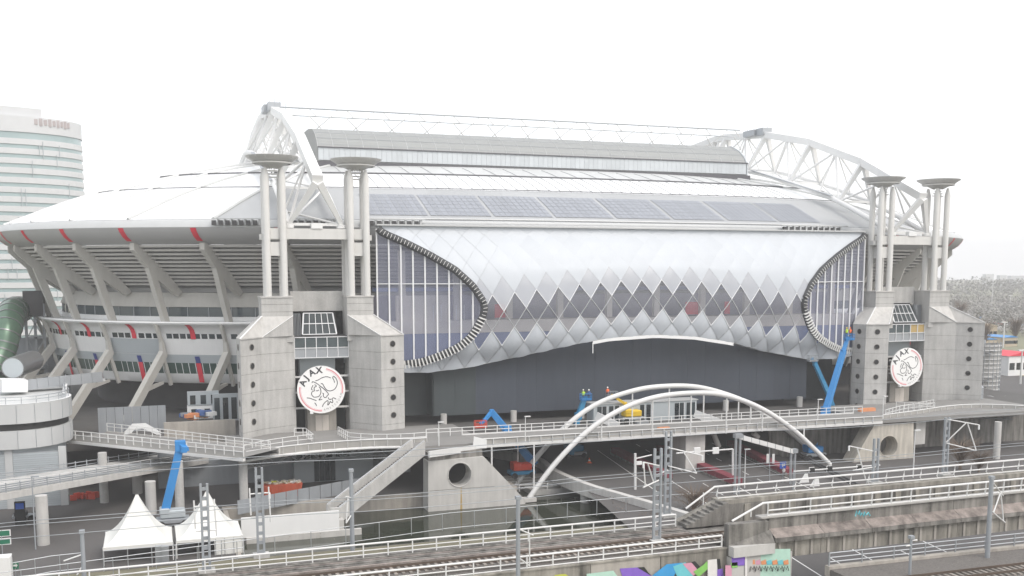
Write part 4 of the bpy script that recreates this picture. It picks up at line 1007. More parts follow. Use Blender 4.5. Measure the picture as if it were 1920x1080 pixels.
for a, b in zip(zz, zz[1:]):
    part('platform', MB().span((x0, 225, a), (x1, 229, a + .35)), 'mast_grey', sc); part('brace', MB().beam((x0, 225, a), (x1, 225, b), .2, .2).beam((x1, 225, a), (x0, 225, b), .2, .2), 'mast_grey', sc)
part('cabin', MB().span((x0 - .3, 224.8, 24.5), (x1, 229, 29.5)), 'darkgrey', sc); part('back_wall', MB().span((x0 - 3, 229, 0), (x1 + 4, 229.4, 20)), 'mast_grey', sc)

# ================================================================== TENTS
def tent(x0, x1, y0, y1, ze, zp, label):
    t = thing('pagoda_tent', label, 'tent', ((x0 + x1) / 2, (y0 + y1) / 2, 0), 'white pagoda tents beside the railway')
    c = V(((x0 + x1) / 2, (y0 + y1) / 2)); n = 10; m_ = 12; rows = []
    per = [(x0 + (x1 - x0) * k / m_, y0) for k in range(m_)] + [(x1, y0 + (y1 - y0) * k / m_) for k in range(m_)] + [(x1 - (x1 - x0) * k / m_, y1) for k in range(m_)] + [(x0, y1 - (y1 - y0) * k / m_) for k in range(m_ + 1)]
    for j in range(n + 1):
        f = j / n; rows.append([V((c.x + (px - c.x) * (1 - f * .965), c.y + (py - c.y) * (1 - f * .965), ze + (zp - ze) * (f ** 1.9 * .8 + .2 * f) - .12 * math.sin(math.pi * f) * (1 if k % m_ else 0))) for k, (px, py) in enumerate(per)])
    mb = MB(); mb.grid(rows); mb.sm = True; part('canopy', mb, 'tent', t)
    part('valance', MB().grid([[V((a, b, ze)) for a, b in per], [V((a, b, ze - .35)) for a, b in per]]), 'tent', t)
    for a, b in ((x0, y0), (x1, y0), (x1, y1), (x0, y1)): part('leg', MB().span((a - .06, b - .06, 0), (a + .06, b + .06, ze)), 'steel_white', t)
    return t
tent(-6.3, 1.3, 124, 131.6, 2.15, 7.3, 'white pagoda tent with open sides and the taller peak beside the blue lift')
t2 = tent(1.7, 9.3, 124.4, 132, 2.15, 7.0, 'white pagoda tent with a closed white corner wall next to the canal')
wl = part('side_wall', MB().span((6.0, 124.45, 0), (9.2, 124.5, 2.0)).span((9.22, 124.5, 0), (9.27, 131.9, 2.0)), 'tent', t2)
for k in range(3): part('wall_pole', MB().span((6.1 + k * 1.05, 124.38, 0), (6.16 + k * 1.05, 124.44, 2)), 'galv', wl)
# toilet cabins / cabinets by the tents
for k, (u, v) in enumerate(((300, 1048), (312, 1048))):
    p = onZ(u, v, 0); solo('metal_cabinet', MB().span((p.x - .5, p.y - 2, 0), (p.x + .3, p.y - 1.2, 2)), 'galv', 'grey metal cabinet standing at the open front of the taller tent', 'cabinet', (p.x, p.y - 2, 0), 'cabinets by the tents')
# ================================================================== BOOM LIFTS AND WORKERS
def wheel_pair(t, p, d, w, L):
    me = MB(); me.tube([(-.2, 0, 0), (.2, 0, 0)], .48, 14); m = me.mesh('wheel', 'tyre'); rz = math.atan2(d.y, d.x) - math.pi / 2
    sx = V((-d.y, d.x, 0))
    for a in (-1, 1):
        for b in (-1, 1): inst('wheel', m, t, p + d * (a * L / 2) + sx * (b * w / 2) + V((0, 0, .48)), rz)
def basket(t, p, col, size=(1.9, .9, 1.1), rz=0.):
    b = part('basket_floor', MB().box(p, (size[0], size[1], .12), rz), col, t); M = Matrix.Rotation(rz, 3, 'Z'); x, y, h = size[0] / 2, size[1] / 2, size[2]
    fr = MB(); cs_ = [p + M @ V((a, b2, 0)) for a, b2 in ((-x, -y), (x, -y), (x, y), (-x, y))]
    for k in range(4):
        a, b2 = cs_[k], cs_[(k + 1) % 4]
        for z in (h, h * .5): fr.beam(a + V((0, 0, z)), b2 + V((0, 0, z)), .07, .07)
        fr.beam(a, a + V((0, 0, h)), .07, .07); fr.beam((a + b2) / 2, (a + b2) / 2 + V((0, 0, h)), .06, .06)
    part('basket_rail', fr, col, b); part('toe_board', MB().box(p + V((0, 0, .2)), (size[0], size[1], .18), rz), col, b); return b
def boom_lift(base, pts, col, label, bcol=None, ch=None, widths=None, with_base=True, tcol=None, dirv=V((1, 0, 0))):
    t = thing('boom_lift', label, 'boom lift', base, 'boom lifts working round the stadium front')
    base = V(base)
    if with_base:
        part('chassis', MB().box(base + V((0, 0, .85)), (4.2 if abs(dirv.x) > .5 else 2.2, 2.2 if abs(dirv.x) > .5 else 4.2, .6)), ch or 'mast_grey', t, bevel=.08); wheel_pair(t, base, dirv, 2.3, 3.0)
        part('turret', MB().box(base + V((0, 0, 1.75)), (3.2, 1.9, 1.1)), tcol or col, t, bevel=.15)
        part('engine_cover', MB().box(base + V((-1.0, 0, 2.15)), (1.3, 2.05, .8)), tcol or col, t, bevel=.12)
    n = len(pts) - 1
    for i, (a, b) in enumerate(zip(pts, pts[1:])):
        w = (widths or [.62, .5, .4, .3, .3])[min(i, 4)]
        part('boom_section', MB().beam(a, b, w, w * 1.15, w * .9, w), col, t)
        if i: part('knuckle', MB().box(a, (w * 1.5, w * 1.3, w * 1.6)), col, t, bevel=.05)
    if bcol != 'none': basket(t, V(pts[-1]) + V((0, -.3, -.5)), bcol or col)
    return t
def person(p, vest, helmet, label, arm=0., lean=0.):
    p = V(p); t = thing('person', label, 'person', p, None)
    me = bpy.data.meshes.new('body'); vs_ = [(0, 0, .95), (0, lean * .3, 1.2), (0, lean, 1.42), (0, lean, 1.52), (0, lean - .02, 1.66), (.1, 0, .9), (.11, 0, .5), (.11, .02, .08), (.12, -.12, .05), (-.1, 0, .9), (-.11, 0, .5), (-.11, .02, .08), (-.12, -.12, .05), (.2, lean, 1.4), (.27, lean - .05, 1.12), (.24, lean - .3, 1.0 + arm), (-.2, lean, 1.4), (-.27, lean - .05, 1.12), (-.24, lean - .3, 1.0 + arm)]
    ed = [(0, 1), (1, 2), (2, 3), (3, 4), (0, 5), (5, 6), (6, 7), (7, 8), (0, 9), (9, 10), (10, 11), (11, 12), (2, 13), (13, 14), (14, 15), (2, 16), (16, 17), (17, 18)]
    rad = [.16, .16, .15, .065, .1, .1, .075, .055, .05, .1, .075, .055, .05, .08, .06, .045, .08, .06, .045]
    me.from_pydata(vs_, ed, []); o = bpy.data.objects.new('body', me); COL.objects.link(o)
    o.modifiers.new('s', 'SKIN')
    for i, sv in enumerate(me.skin_vertices[0].data): sv.radius = (rad[i], rad[i]); sv.use_root = i == 0
    sub = o.modifiers.new('u', 'SUBSURF'); sub.levels = sub.render_levels = 1
    dg = bpy.context.evaluated_depsgraph_get(); dg.update(); m2 = bpy.data.meshes.new_from_object(o.evaluated_get(dg)); bpy.data.objects.remove(o)
    m2.materials.clear(); m2.materials.append(MATS['jeans']); b = bpy.data.objects.new('body', m2); link(b, t)
    hd_ = MB().lathe([(0, 1.53), (.07, 1.55), (.1, 1.64), (.1, 1.72), (.06, 1.8), (0, 1.81)], p + V((0, lean, 0)), 14); part('head', hd_, 'skin', t)
    part('helmet', MB().lathe([(.15, 1.70), (.13, 1.72), (.125, 1.78), (.08, 1.86), (0, 1.88)], p + V((0, lean, 0)), 14), helmet, t)
    part('vest', MB().lathe([(.19, .85), (.22, 1.0), (.215, 1.25), (.2, 1.42), (.1, 1.5)], p + V((0, lean * .8, 0)), 14), vest, t)
    for s in (-1, 1):
        part('sleeve', MB().tube([p + V((s * .19, lean, 1.41)), p + V((s * .27, lean - .05, 1.14)), p + V((s * .245, lean - .26, 1.02 + arm))], .085, 8, .06), vest, t)
    return t
def bp(u, v, Y): return onY(u, v, Y)
base = onZ(316, 990, 0); Yb = base.y + 1
boom_lift(base + V((.6, 1, 0)), [bp(308, 965, Yb), bp(338, 836, Yb), bp(345, 843, Yb - .6), bp(354, 841, Yb - .6)], 'blue_lift', 'blue boom lift with upright boom parked behind the two white tents', 'none', with_base=True, tcol='panel_grey', widths=[.95, .9, .5])
b2_ = onZ(985, 893, .5); Y2 = 158.2
boom_lift(V((b2_.x, b2_.y + 2, .0)), [bp(1003, 872, 157), bp(950, 806, 160), bp(922, 772, 161), bp(909, 788, 160), bp(900, 795, 159.6)], 'blue_lift', 'blue boom lift with red basket and red turret standing below the footbridge', 'red_lift', 'teal_lift', [1.0, .9, .5, .4], tcol='red_lift')
b3 = onZ(1076, 858, .5)
boom_lift(b3, [bp(1070, 852, 165), bp(1084, 780, 165), bp(1097, 744, 165)], 'teal_lift', 'blue boom lift carrying two workers up the dark slate wall', 'blue_lift', widths=[.85, .75, .5])
b4 = bp(1184, 778, 163); b4.z = PLAZA
boom_lift(b4, [b4 + V((-.6, 0, 2.4)), bp(1172, 757, 163), bp(1146, 740, 164)], 'yellow_lift', 'yellow boom lift by the white kiosk doors holding one worker', 'mast_grey', 'mast_grey', [.5, .4, .3])
b5 = onZ(1524, 860, 0)
boom_lift(b5, [bp(1524, 852, 157), bp(1548, 770, 160), bp(1581, 660, 163), bp(1590, 632, 164)], 'blue_lift', 'tall blue telescopic lift reaching two workers up to the oval glazing', widths=[1.15, .95, .6, .4])
boom_lift(onZ(1565, 800, 4) * 1, [bp(1575, 800, 166), bp(1556, 745, 167), bp(1528, 682, 167), bp(1522, 672, 167)], 'teal_lift', 'slim teal boom lift reaching the lowest cushions beside the oval glazing', 'mast_grey', widths=[.8, .7, .5, .4], with_base=False)
q_ = bp(1095, 748, 164.7); person(q_ + V((-.15, 0, -.15)), 'vest_yellow', 'helmet', 'worker in yellow vest and white helmet in the lift at the dark wall', .2)
person(bp(1103, 748, 164.7) + V((.1, 0, -.15)), 'vest_blue', 'helmet', 'worker in dark blue jacket and white helmet in the lift at the dark wall', .1)
person(bp(1137, 746, 163.7) + V((.2, 0, .1)), 'vest_orange', 'helmet', 'worker in orange vest in the yellow lift basket', .15)
q_ = bp(1590, 632, 163.7); person(q_ + V((-.35, 0, .0)), 'vest_yellow', 'helmet_yellow', 'worker in yellow vest in the tall lift at the oval glazing', .3); person(q_ + V((.45, 0, .0)), 'vest_orange', 'vest_orange', 'worker in orange vest in the tall lift at the oval glazing', .2)
# kiosk with glazed doors, ramp walls, bench
kk = thing('white_kiosk', 'low white kiosk with glazed doors under the dark slate wall', 'kiosk', (72, 163, PLAZA))
xa, xb = onY(1113, 770, 164).x, onY(1306, 770, 164).x
part('wall', MB().span((xa, 164, PLAZA), (xb, 167, 10.2)), 'panel_grey', kk); part('roof', MB().span((xa - .2, 163.8, 10.2), (xb + .2, 167.2, 10.35)), 'eave_light', kk)
for u in (1124, 1133, 1146, 1157, 1204, 1216, 1269, 1278, 1291, 1299):
    X = onY(u, 770, 164).x; d_ = part('door', MB().span((X - .42, 163.93, PLAZA + .05), (X + .42, 163.99, 9.8)), 'glass_dark', kk); part('door_frame', MB().span((X + .42, 163.9, PLAZA), (X + .5, 163.99, 9.9)), 'mullion', d_)
for n_, (ua, va, ub, vb2) in enumerate(((1118, 776, 1160, 796), (1302, 772, 1352, 790))):
    a, b = onY(ua, va, 160), onY(ub, vb2, 157.5); solo('ramp_wall', MB().beam(a + V((0, 0, -.3)), b + V((0, 0, -.3)), .25, 1.3), 'white_paint', ['white side wall of the bridge ramp beside the yellow lift', 'white side wall of the bridge ramp beside the kiosk end'][n_], 'wall', a)
p = onY(1206, 790, 159); solo('metal_tank', MB().span((p.x - 1.2, 159, PLAZA), (p.x + 1.2, 160, PLAZA + .9)), 'galv', 'low grey metal tank on the plaza in front of the kiosk', 'tank', (p.x, 159, PLAZA), bevel=.1)
p = onZ(1246, 803, 7.6); solo('orange_pallet', MB().span((p.x - 1, p.y - .1, 7.5), (p.x + 1, p.y + .7, 7.75)), 'g_orange', 'orange board lying on the footbridge deck in front of the kiosk', 'board', p)
p = onY(1640, 775, 157); solo('orange_pallet', MB().span((p.x - 3.2, 157, 7.5), (p.x + .2, 157.8, 8.1)), 'g_orange', 'stack of orange and white boards at the far end of the footbridge', 'boards', p)
# lamp posts on the bridge and street
def lamp(p, h, label, arms=1, m='steel_white'):
    t = thing('street_lamp', label, 'street lamp', p); part('pole', MB().tube([p, p + V((0, 0, h))], .09, 8, .06), m, t)
    for k in range(arms):
        s = 1 if k == 0 else -1; part('lamp_head', MB().box(p + V((s * .35, 0, h)), (.9, .35, .14)), m, t)
for u, v, h, lb in ((985, 828, 3.9, 'short white lamp post on the footbridge next to the blue boom lift'), (1406, 800, 4.0, 'short white lamp post on the footbridge between arch foot and tall blue lift'), (1533, 792, 4.0, 'short white lamp post on the footbridge beside the tall blue lift'), (823, 836, 3.6, 'white lamp post at the footbridge landing above the round hole'), (1655, 785, 4.0, 'thin white lamp post where footbridge meets the second tower')):
    lamp(onZ(u, v, DECK), h, lb)
lamp(onZ(1791, 752, PLAZA + 0), 3.6, 'thin dark lamp post against the pier beside the spiral stair', 1, 'mast_grey')
lamp(onZ(67, 1030, 0), 9.0, 'dark slim lamp post beside the ramp column', 1, 'mast_grey')
# under the curved deck: wall with doors, waste container, hoardings
ub = thing('ticket_building', 'white ground floor building with glazed doors under the curved walkway', 'building', (20, 163, 0))
xa, xb = onY(552, 900, 163).x, onY(700, 900, 163).x
part('wall', MB().span((xa, 163, 0), (xb, 166, 5.9)), 'panel_grey', ub); part('dark_wall', MB().span((0, 165.9, 0), (xa, 166.2, 6.5)), 'mast_grey', ub); part('dark_wall', MB().span((xb, 165.9, 0), (40, 166.2, 6.5)), 'mast_grey', ub)
part('band', MB().span((xa - 1, 162.9, 5.0), (xb + 1, 163, 6.2)), 'concrete', ub)
for u in (594, 604, 614, 624): X = onY(u, 890, 163).x; d_ = part('door', MB().span((X - .4, 162.9, .1), (X + .4, 162.97, 3.6)), 'glass_dark', ub)
for u in (562, 576, 590, 604, 618, 636, 650): X = onY(u, 890, 163).x; part('window', MB().span((X - .5, 162.92, 3.8), (X + .5, 162.98, 4.6)), 'glass_dark', ub)
p = onZ(530, 932, 0); ct = thing('waste_container', 'rust red open waste container heaped with rubble on the quay street', 'container', p)
cw = MB(); cw.prism([(p.x - 2.6, 0), (p.x + 2.6, 0), (p.x + 3.0, 1.9), (p.x - 3.0, 1.9)], 'y', p.y, p.y + 2.3); part('tub', cw, 'container_red', ct)
rbm = MB().box((0, 0, .9), (.12, .1, 1.7)).mesh('rib', 'container_red')
for k in range(11): inst('rib', rbm, ct, (p.x - 2.5 + k * .5, p.y - .05, .05))
rr = random.Random(5)
for k in range(40): part('rubble', MB().box((p.x - 2.6 + rr.random() * 5.2, p.y + .3 + rr.random() * 1.8, 1.85 + rr.random() * .35), (.5 + rr.random() * .5, .3, .2), rr.random() * 3), rr.choice(['debris', 'g_white', 'debris', 'g_lime', 'concrete_light']), ct)
hf = thing('mesh_hoarding', 'row of dark grey hoarding panels between container and canal landing', 'fence', onZ(450, 960, 0))
a, b = onZ(446, 965, 0), onZ(700, 915, 0)
for k in range(12): p, q2 = a.lerp(b, k / 12), a.lerp(b, (k + 1) / 12 - .004); part('hoarding_panel', MB().beam(p + V((0, 0, 1)), q2 + V((0, 0, 1)), .06, 2), 'mast_grey', hf)
rl = onZ(160, 938, 0); rb = thing('red_barriers', 'heap of red plastic road barriers under the street ramp', 'barriers', rl)
for k in range(9): part('barrier', MB().box(rl + V((-1.6 + k * .42, .5 * (k % 3), .5 + .2 * (k % 2))), (.9, .3, .8), k * .5), 'red_lift', rb)
sgn = thing('info_panel', 'dark information pillar with bright blue screen near the ramp column', 'sign', onZ(38, 985, 0)); p = onZ(38, 985, 0)
part('case', MB().span((p.x - .6, p.y, 0), (p.x + .7, p.y + .4, 3.2)), 'black', sgn); part('screen', MB().span((p.x - .45, p.y - .03, 2.2), (p.x + .55, p.y, 3.0)), 'sign_blue', sgn)
p = onZ(35, 980, 0); tr_ = thing('parked_trailer', 'low grey trailer parked by the garage shutters', 'trailer', p)
part('bed', MB().box(p + V((1, 1, .7)), (3.6, 1.6, .25)), 'galv', tr_); part('load', MB().box(p + V((.2, 1, 1.05)), (1.6, 1.4, .5)), 'darkgrey', tr_); wheel_pair(tr_, p + V((1, 1, -.1)), V((1, 0, 0)), 1.7, 1.2)

# ================================================================== RAILWAY (runs almost along X)
RA = R(1.4); rx, ry = math.cos(RA), math.sin(RA); RO = V((25, 79.1, 0))
def rw(s, o, z): return V((RO.x + s * rx - o * ry, RO.y + s * ry + o * rx, z))
XE = 21.2                                    # where the trough bridge begins
def rbox(mb, s0, s1, o0, o1, z0, z1):
    i = len(mb.v)
    for z in (z0, z1):
        for s, o in ((s0, o0), (s1, o0), (s1, o1), (s0, o1)): mb.v.append(rw(s, o, z))
    for f in ((0, 3, 2, 1), (4, 5, 6, 7), (0, 1, 5, 4), (1, 2, 6, 5), (2, 3, 7, 6), (3, 0, 4, 7)): mb.f.append(tuple(i + k for k in f))
    return mb
em = MB(); rbox(em, -70, XE, -3.55, 5.4, 0, 9.75); struct('railway_embankment', em, 'ballast')
struct('ballast_bed', rbox(rbox(MB(), -70, 60, -2.0, 1.2, 9.5, 9.98), -70, XE, 1.2, 5.4, 9.3, 9.86), 'ballast')
for k in range(6):
    o = 1.7 + k * .55; rbx = MB(); rbox(rbx, -70, XE - .5, o, o + .3, 9.8, 9.98 - .03 * (k % 2)); struct('cable_trough', rbx, 'concrete_dirty' if k % 3 else 'viaduct_ledge')
track = thing('railway_track', 'single railway track with concrete sleepers between the two white railings', 'railway track', rw(0, -.4, 9.9))
slm = MB().box((0, 0, 0), (.26, 2.5, .2)).mesh('sleeper', 'sleeper')
for k in range(118):
    o = inst('sleeper', slm, track, rw(-38 + k * .62, -.4, 9.97), RA)
for d in (-.75, .75):
    mb = MB(); rbox(mb, -70, 60, -.4 + d - .04, -.4 + d + .04, 10.02, 10.24); part('rail', mb, 'rail_steel', track)
railing('white railing on the canal side of the railway track', [rw(-45, 4.2, 9.9), rw(XE - .5, 4.2, 9.9)], 1.2, 2.15, (1., .55, .25), .05, top_r=.085)
railing('white railing on the graffiti wall side of the railway track', [rw(-45, -3.6, 9.8), rw(XE - .4, -3.6, 9.8)], 1.2, 2.3, (1., .55, .2), .05, top_r=.085)
# side wall with graffiti
sw = thing('graffiti_wall', 'stained concrete retaining wall of the railway with colourful graffiti', 'wall', rw(0, -3.8, 0))
n = 14
for k in range(n):
    s0 = -70 + k * (XE + 70) / n; s1 = -70 + (k + 1) * (XE + 70) / n
    mb = MB(); rbox(mb, s0 + .03, s1 - .03, -3.85, -3.55, 0, 9.85); part('wall_panel', mb, 'viaduct_girder' if k % 3 else 'concrete_warm', sw)
part('coping', rbox(MB(), -70, XE, -3.95, -3.5, 9.85, 9.98), 'viaduct_girder', sw)
WY = rw(10, -3.86, 0).y
def graf(pts, m, par, Y): part('paint_patch', MB().quad(*[onY(u, v, Y) for u, v in pts]), m, par)
GR = [([(1162, 1066), (1195, 1064), (1222, 1080), (1170, 1090)], 'g_purple'), ([(1195, 1064), (1208, 1063), (1216, 1074), (1222, 1080)], 'g_black'), ([(1222, 1080), (1250, 1058), (1280, 1055), (1262, 1082)], 'g_blue'), ([(1262, 1062), (1285, 1054), (1300, 1080), (1270, 1082)], 'g_cyan'), ([(1280, 1057), (1296, 1055), (1312, 1068), (1300, 1080)], 'g_pink'), ([(1296, 1054), (1303, 1052), (1314, 1064), (1308, 1068)], 'g_black'), ([(1300, 1072), (1318, 1060), (1326, 1052), (1328, 1066), (1310, 1082)], 'g_green'), ([(1327, 1050), (1344, 1048), (1346, 1082), (1327, 1082)], 'g_white'), ([(1344, 1048), (1350, 1048), (1352, 1066), (1346, 1068)], 'g_black'), ([(1345, 1068), (1355, 1066), (1357, 1082), (1345, 1082)], 'g_purple'), ([(1040, 1078), (1060, 1076), (1080, 1090), (1040, 1090)], 'g_lime'), ([(1100, 1076), (1150, 1070), (1165, 1090), (1100, 1090)], 'g_mint')]
for k, (pts, m) in enumerate(GR): graf(pts, m, sw, WY - .02 - k * .012)
# trough bridge over the road: end block, parapets with sloping ledge, girders
tb = thing('railway_bridge', 'stained concrete trough bridge carrying the railway over the road', 'railway bridge', rw(XE, 0, 0))
part('end_block', rbox(MB(), XE, XE + 6.2, -4.6, -3.2, 0, 9.2), 'concrete_light', tb)
part('end_wall', rbox(MB(), XE, XE + 4.0, -4.1, -3.3, 9.2, 12.0), 'concrete_dirty', tb)
mb = MB(); mb.v = [rw(XE, -4.2, 10.2), rw(XE + 4.2, -4.9, 10.2), rw(XE + 4.2, -4.1, 11.2), rw(XE, -4.15, 10.25)]; mb.f = [(0, 1, 2, 3)]; part('ledge_wedge', mb, 'concrete_dirty', tb)
mb = MB(); rbox(mb, XE, XE + 4.2, -4.9, -4.1, 9.3, 10.2); part('ledge', mb, 'concrete_light', tb)
for k in range(9):
    s0, s1 = XE + 4.3 + k * 5.2, XE + 4.3 + (k + 1) * 5.2 - .05
    part('parapet_panel', rbox(MB(), s0, s1, -3.7, -3.3, 11.1, 12.2), 'concrete_dirty', tb)
    mb = MB(); mb.v = [rw(s0, -4.8, 10.6), rw(s1, -4.8, 10.6), rw(s1, -3.7, 11.2), rw(s0, -3.7, 11.2)]; mb.f = [(0, 1, 2, 3)]; part('sloping_ledge', mb, 'viaduct_ledge', tb)
    part('ledge_edge', rbox(MB(), s0, s1, -4.8, -3.7, 10.2, 10.58), 'concrete_dirty', tb)
    part('girder', rbox(MB(), s0, s1, -4.3, -3.4, 8.65, 10.2), 'viaduct_girder', tb)
    for j in range(3): part('girder_rib', rbox(MB(), s0 + .6 + j * 1.7, s0 + .85 + j * 1.7, -4.42, -4.3, 8.7, 10.15), 'concrete_warm', tb)
    part('far_parapet', rbox(MB(), s0, s1, 5.0, 5.5, 9.2, 11.4), 'concrete_dirty', tb)
    for j in range(2): part('parapet_post', rbox(MB(), s0 + .6 + j * 2.6, s0 + 1.3 + j * 2.6, 4.85, 5.0, 9.5, 11.3), 'viaduct_girder', tb)
part('trough_floor', rbox(MB(), XE, XE + 55, -3.4, 5.2, 9.0, 9.5), 'concrete_dirty', tb)
part('far_walkway', rbox(MB(), XE + 4.8, XE + 55, 5.0, 6.6, 11.4, 11.8), 'viaduct_girder', tb)
part('near_walkway', rbox(MB(), XE + 3.4, XE + 55, -3.9, -2.9, 12.2, 12.33), 'parapet', tb)
part('stair_wall', MB().prism([(rw(XE + .5, 0, 0).x, 9.6), (rw(XE + 5, 0, 0).x, 9.6), (rw(XE + 5, 0, 0).x, 11.8), (rw(XE + .5, 0, 0).x, 10.0)], 'y', 85.2, 86.0), 'viaduct_girder', tb)
for k in range(9):
    part('stair_step', rbox(MB(), XE + .6 + k * .5, XE + 1.15 + k * .5, 4.1, 5.6, 9.7, 10.0 + k * .22), 'concrete_dirty', tb)
def lean_rail(label, o, z, s0, lean, zs):
    t = thing('railing', label, 'railing', rw(s0, o, z)); d = V((0, lean, 0)); s1 = s0 + 50
    k = rw(s0, o, z)
    top = [rw(s0 - 3.6, o, zs), rw(s0 - .5, o, z + 1.22), rw(s1, o + lean * .5, z + 1.3)]
    part('handrail', MB().tube(top, .1, 7), 'steel_white', t); part('mid_rail', MB().tube([rw(s0, o + .2 * lean, z + .55), rw(s1, o + .2 * lean, z + .6)], .07, 6), 'steel_white', t); part('bottom_rail', MB().tube([rw(s0, o, z + .08), rw(s1, o, z + .08)], .06, 6), 'steel_white', t)
    pm_ = MB().tube(([(0, 0, 0), (-.16, .15, .3), (-.1, lean * .2, .7), (.1, lean * .5, 1.25)] if lean > 0 else [(0, 0, 0), (.0, -.06, .5), (-.14, lean * .5, 1.27)]), .075, 6).mesh('post', 'steel_white')
    for j in range(22): inst('post', pm_, t, rw(s0 + j * 2.25, o, z))
    part('stair_post', MB().tube([rw(s0 - 1.7, o, zs + .2), rw(s0 - 1.7, o, z + .75)], .06, 6), 'steel_white', t)
lean_rail('white bowed railing on the canal side walkway of the railway bridge', 5.6, 11.85, XE + 5.0, .5, 11.2)
lean_rail('white bowed railing on the near parapet of the railway bridge', -3.6, 12.3, XE + 4.2, -.5, 12.2)
tg = part('blue_tag', MB().tube([onY(1604 + x, 968 - y, 75.2) for x, y in ((0, 0), (2, 10), (5, 3), (8, 10), (9, 1), (12, 6), (15, 0), (17, 8), (20, 2), (24, 7), (27, 1))], .08, 4), 'g_cyan', tb)
# the mint painted panel under the bridge end
mp_ = MB(); part('painted_panel', MB().quad(*[onY(u, v, rw(XE + 4.6, -4.62, 0).y - .02) for u, v in ((1402, 1030), (1482, 1029), (1482, 1085), (1402, 1085))]), 'g_mint', tb)
YP = rw(XE + 4.6, -4.62, 0).y - .04
for k in range(7):
    u0 = 1406 + k * 10.5; m = rr.choice(['g_orange', 'g_pink', 'g_cyan']); graf([(u0, 1052), (u0 + 9, 1049), (u0 + 10, 1058), (u0 + 1, 1059)], m if k % 2 else 'g_orange', tb, YP - .012 * k)
    part('paint_line', MB().tube([onY(u0 + x, 1064 - y, YP - .1) for x, y in ((0, -8), (2, 2), (6, -4), (8, 3), (10, -6))], .035, 4), 'g_black', tb)
for pts, m in (([(1372, 1043), (1397, 1041), (1396, 1060), (1372, 1061)], 'g_purple'), ([(1371, 1055), (1383, 1054), (1383, 1064), (1371, 1065)], 'g_green'), ([(1360, 1060), (1372, 1060), (1372, 1085), (1360, 1085)], 'g_pink'), ([(1397, 1041), (1401, 1041), (1401, 1085), (1397, 1085)], 'g_white')): graf(pts, m, tb, YP - .1)
# ---- second, nearer track at lower right
NZ = 8.6
def nw(s, o, z): return V((s, 67.5 + (s - 60) * -.012 + o, z))
nb = MB(); nb.prism([(53.5, 60), (120, 60), (120, 71.0), (53.5, 71.7)], 'z', 0, NZ); struct('railway_embankment', nb, 'ballast')
tk = thing('railway_track', 'railway track with rusty rails on the lower embankment in front of the bridge', 'railway track', nw(60, -2, NZ))
slm2 = slm
for k in range(70): inst('sleeper', slm2, tk, nw(54 + k * .62, -1.6, NZ + .03), -.012)
for d in (-.75, .75): mb = MB(); mb.beam(nw(54, -1.6 + d, NZ + .24), nw(120, -1.6 + d, NZ + .24), .08, .2); part('rail', mb, 'rail_steel', tk)
ek = MB(); ek.beam(nw(53.4, 3.8, NZ - .2), nw(120, 3.8, NZ - .2), .6, .9); solo('track_kerb', ek, 'concrete_warm', 'pale concrete kerb of the lower track embankment', 'kerb', nw(53.4, 3.8, NZ))
railing('grey steel railing along the kerb of the lower track embankment', [nw(53.6, 3.8, NZ + .2), nw(90, 3.8, NZ + .2)], 1.15, 3.4, (1., .66, .33), .05, 'galv')
dr = MB(); dr.beam((47.5, 68, 7.6), (53.4, 72.2, 7.2), .3, 1.0); solo('ramp_kerb', dr, 'concrete_warm', 'short sloping concrete kerb beside the painted bridge panel', 'kerb', None)
# ---- overhead line masts
def lattice(p, h, label, arm, w=.62):
    t = thing('catenary_mast', label, 'catenary mast', p, 'overhead line masts along the railway')
    for s in (-1, 1): part('channel', MB().span((p.x + s * w / 2 - .09, p.y - .12, p.z), (p.x + s * w / 2 + .09, p.y + .12, p.z + h)), 'mast_grey', t)
    bm_ = MB().box((0, 0, 0), (w, .1, .28)).mesh('batten', 'mast_grey')
    for k in range(int(h / .8)): inst('batten', bm_, t, p + V((0, 0, .4 + k * .8)))
    part('base', MB().box(p + V((0, 0, .1)), (1.3, 1.1, .3)), 'concrete', t)
    for q_ in arm:
        a, b = p + V(q_[0]), p + V(q_[1]); part('arm', MB().tube([a, b], .065, 6), 'steel_white', t)
    part('insulator', MB().tube([p + V(arm[0][1]), p + V(arm[0][1]) + V((0, 0, -.5))], .1, 6), 'white_paint', t)
    return t
ARM = [((0, -.2, 6.9), (-2.2, -1.6, 7.6)), ((0, -.2, 5.6), (-2.2, -1.6, 5.4)), ((-2.2, -1.6, 7.6), (-1.9, -1.4, 5.4)), ((-1.6, -1.2, 7.4), (-.6, -.4, 5.5))]
ARM2 = [((0, 0, 6.2), (3.2, -1.2, 5.6)), ((0, 0, 3.6), (3.0, -1.2, 2.8)), ((2.0, -.8, 5.8), (3.0, -1.2, 2.8)), ((0, 0, 3.7), (1.9, -.8, 5.9))]
ARMT = [((-.8, 0, 5.4), (.8, 0, 5.4)), ((-.8, 0, 5.9), (-.75, 0, 3.6)), ((.75, 0, 5.9), (.85, 0, 2.9)), ((-.75, 0, 3.4), (.8, 0, 3.4))]
def mp(u, v, z): return onZ(u, v, z)
lattice(mp(388, 1073, 9.9), 7.2, 'steel lattice catenary mast in front of the closed tent corner', ARMT, .5)
lattice(mp(490, 1043, 9.9), 7.6, 'steel lattice catenary mast in front of the white landing wall', ARMT, .5)
lattice(mp(1231, 1016, 9.9), 8.4, 'steel lattice catenary mast rising from the graffiti wall railing', ARM, .62)
lattice(mp(1251, 968, 9.9), 8.4, 'steel lattice catenary mast on the canal side near the bridge stair', [((0, 0, 6.8), (3.2, -1.0, 6.0)), ((0, 0, 5.0), (2.6, -1.0, 4.3)), ((1.4, -.4, 6.4), (2.6, -1, 4.3)), ((0, 0, 4.6), (-1.2, 0, 4.2))], .55)
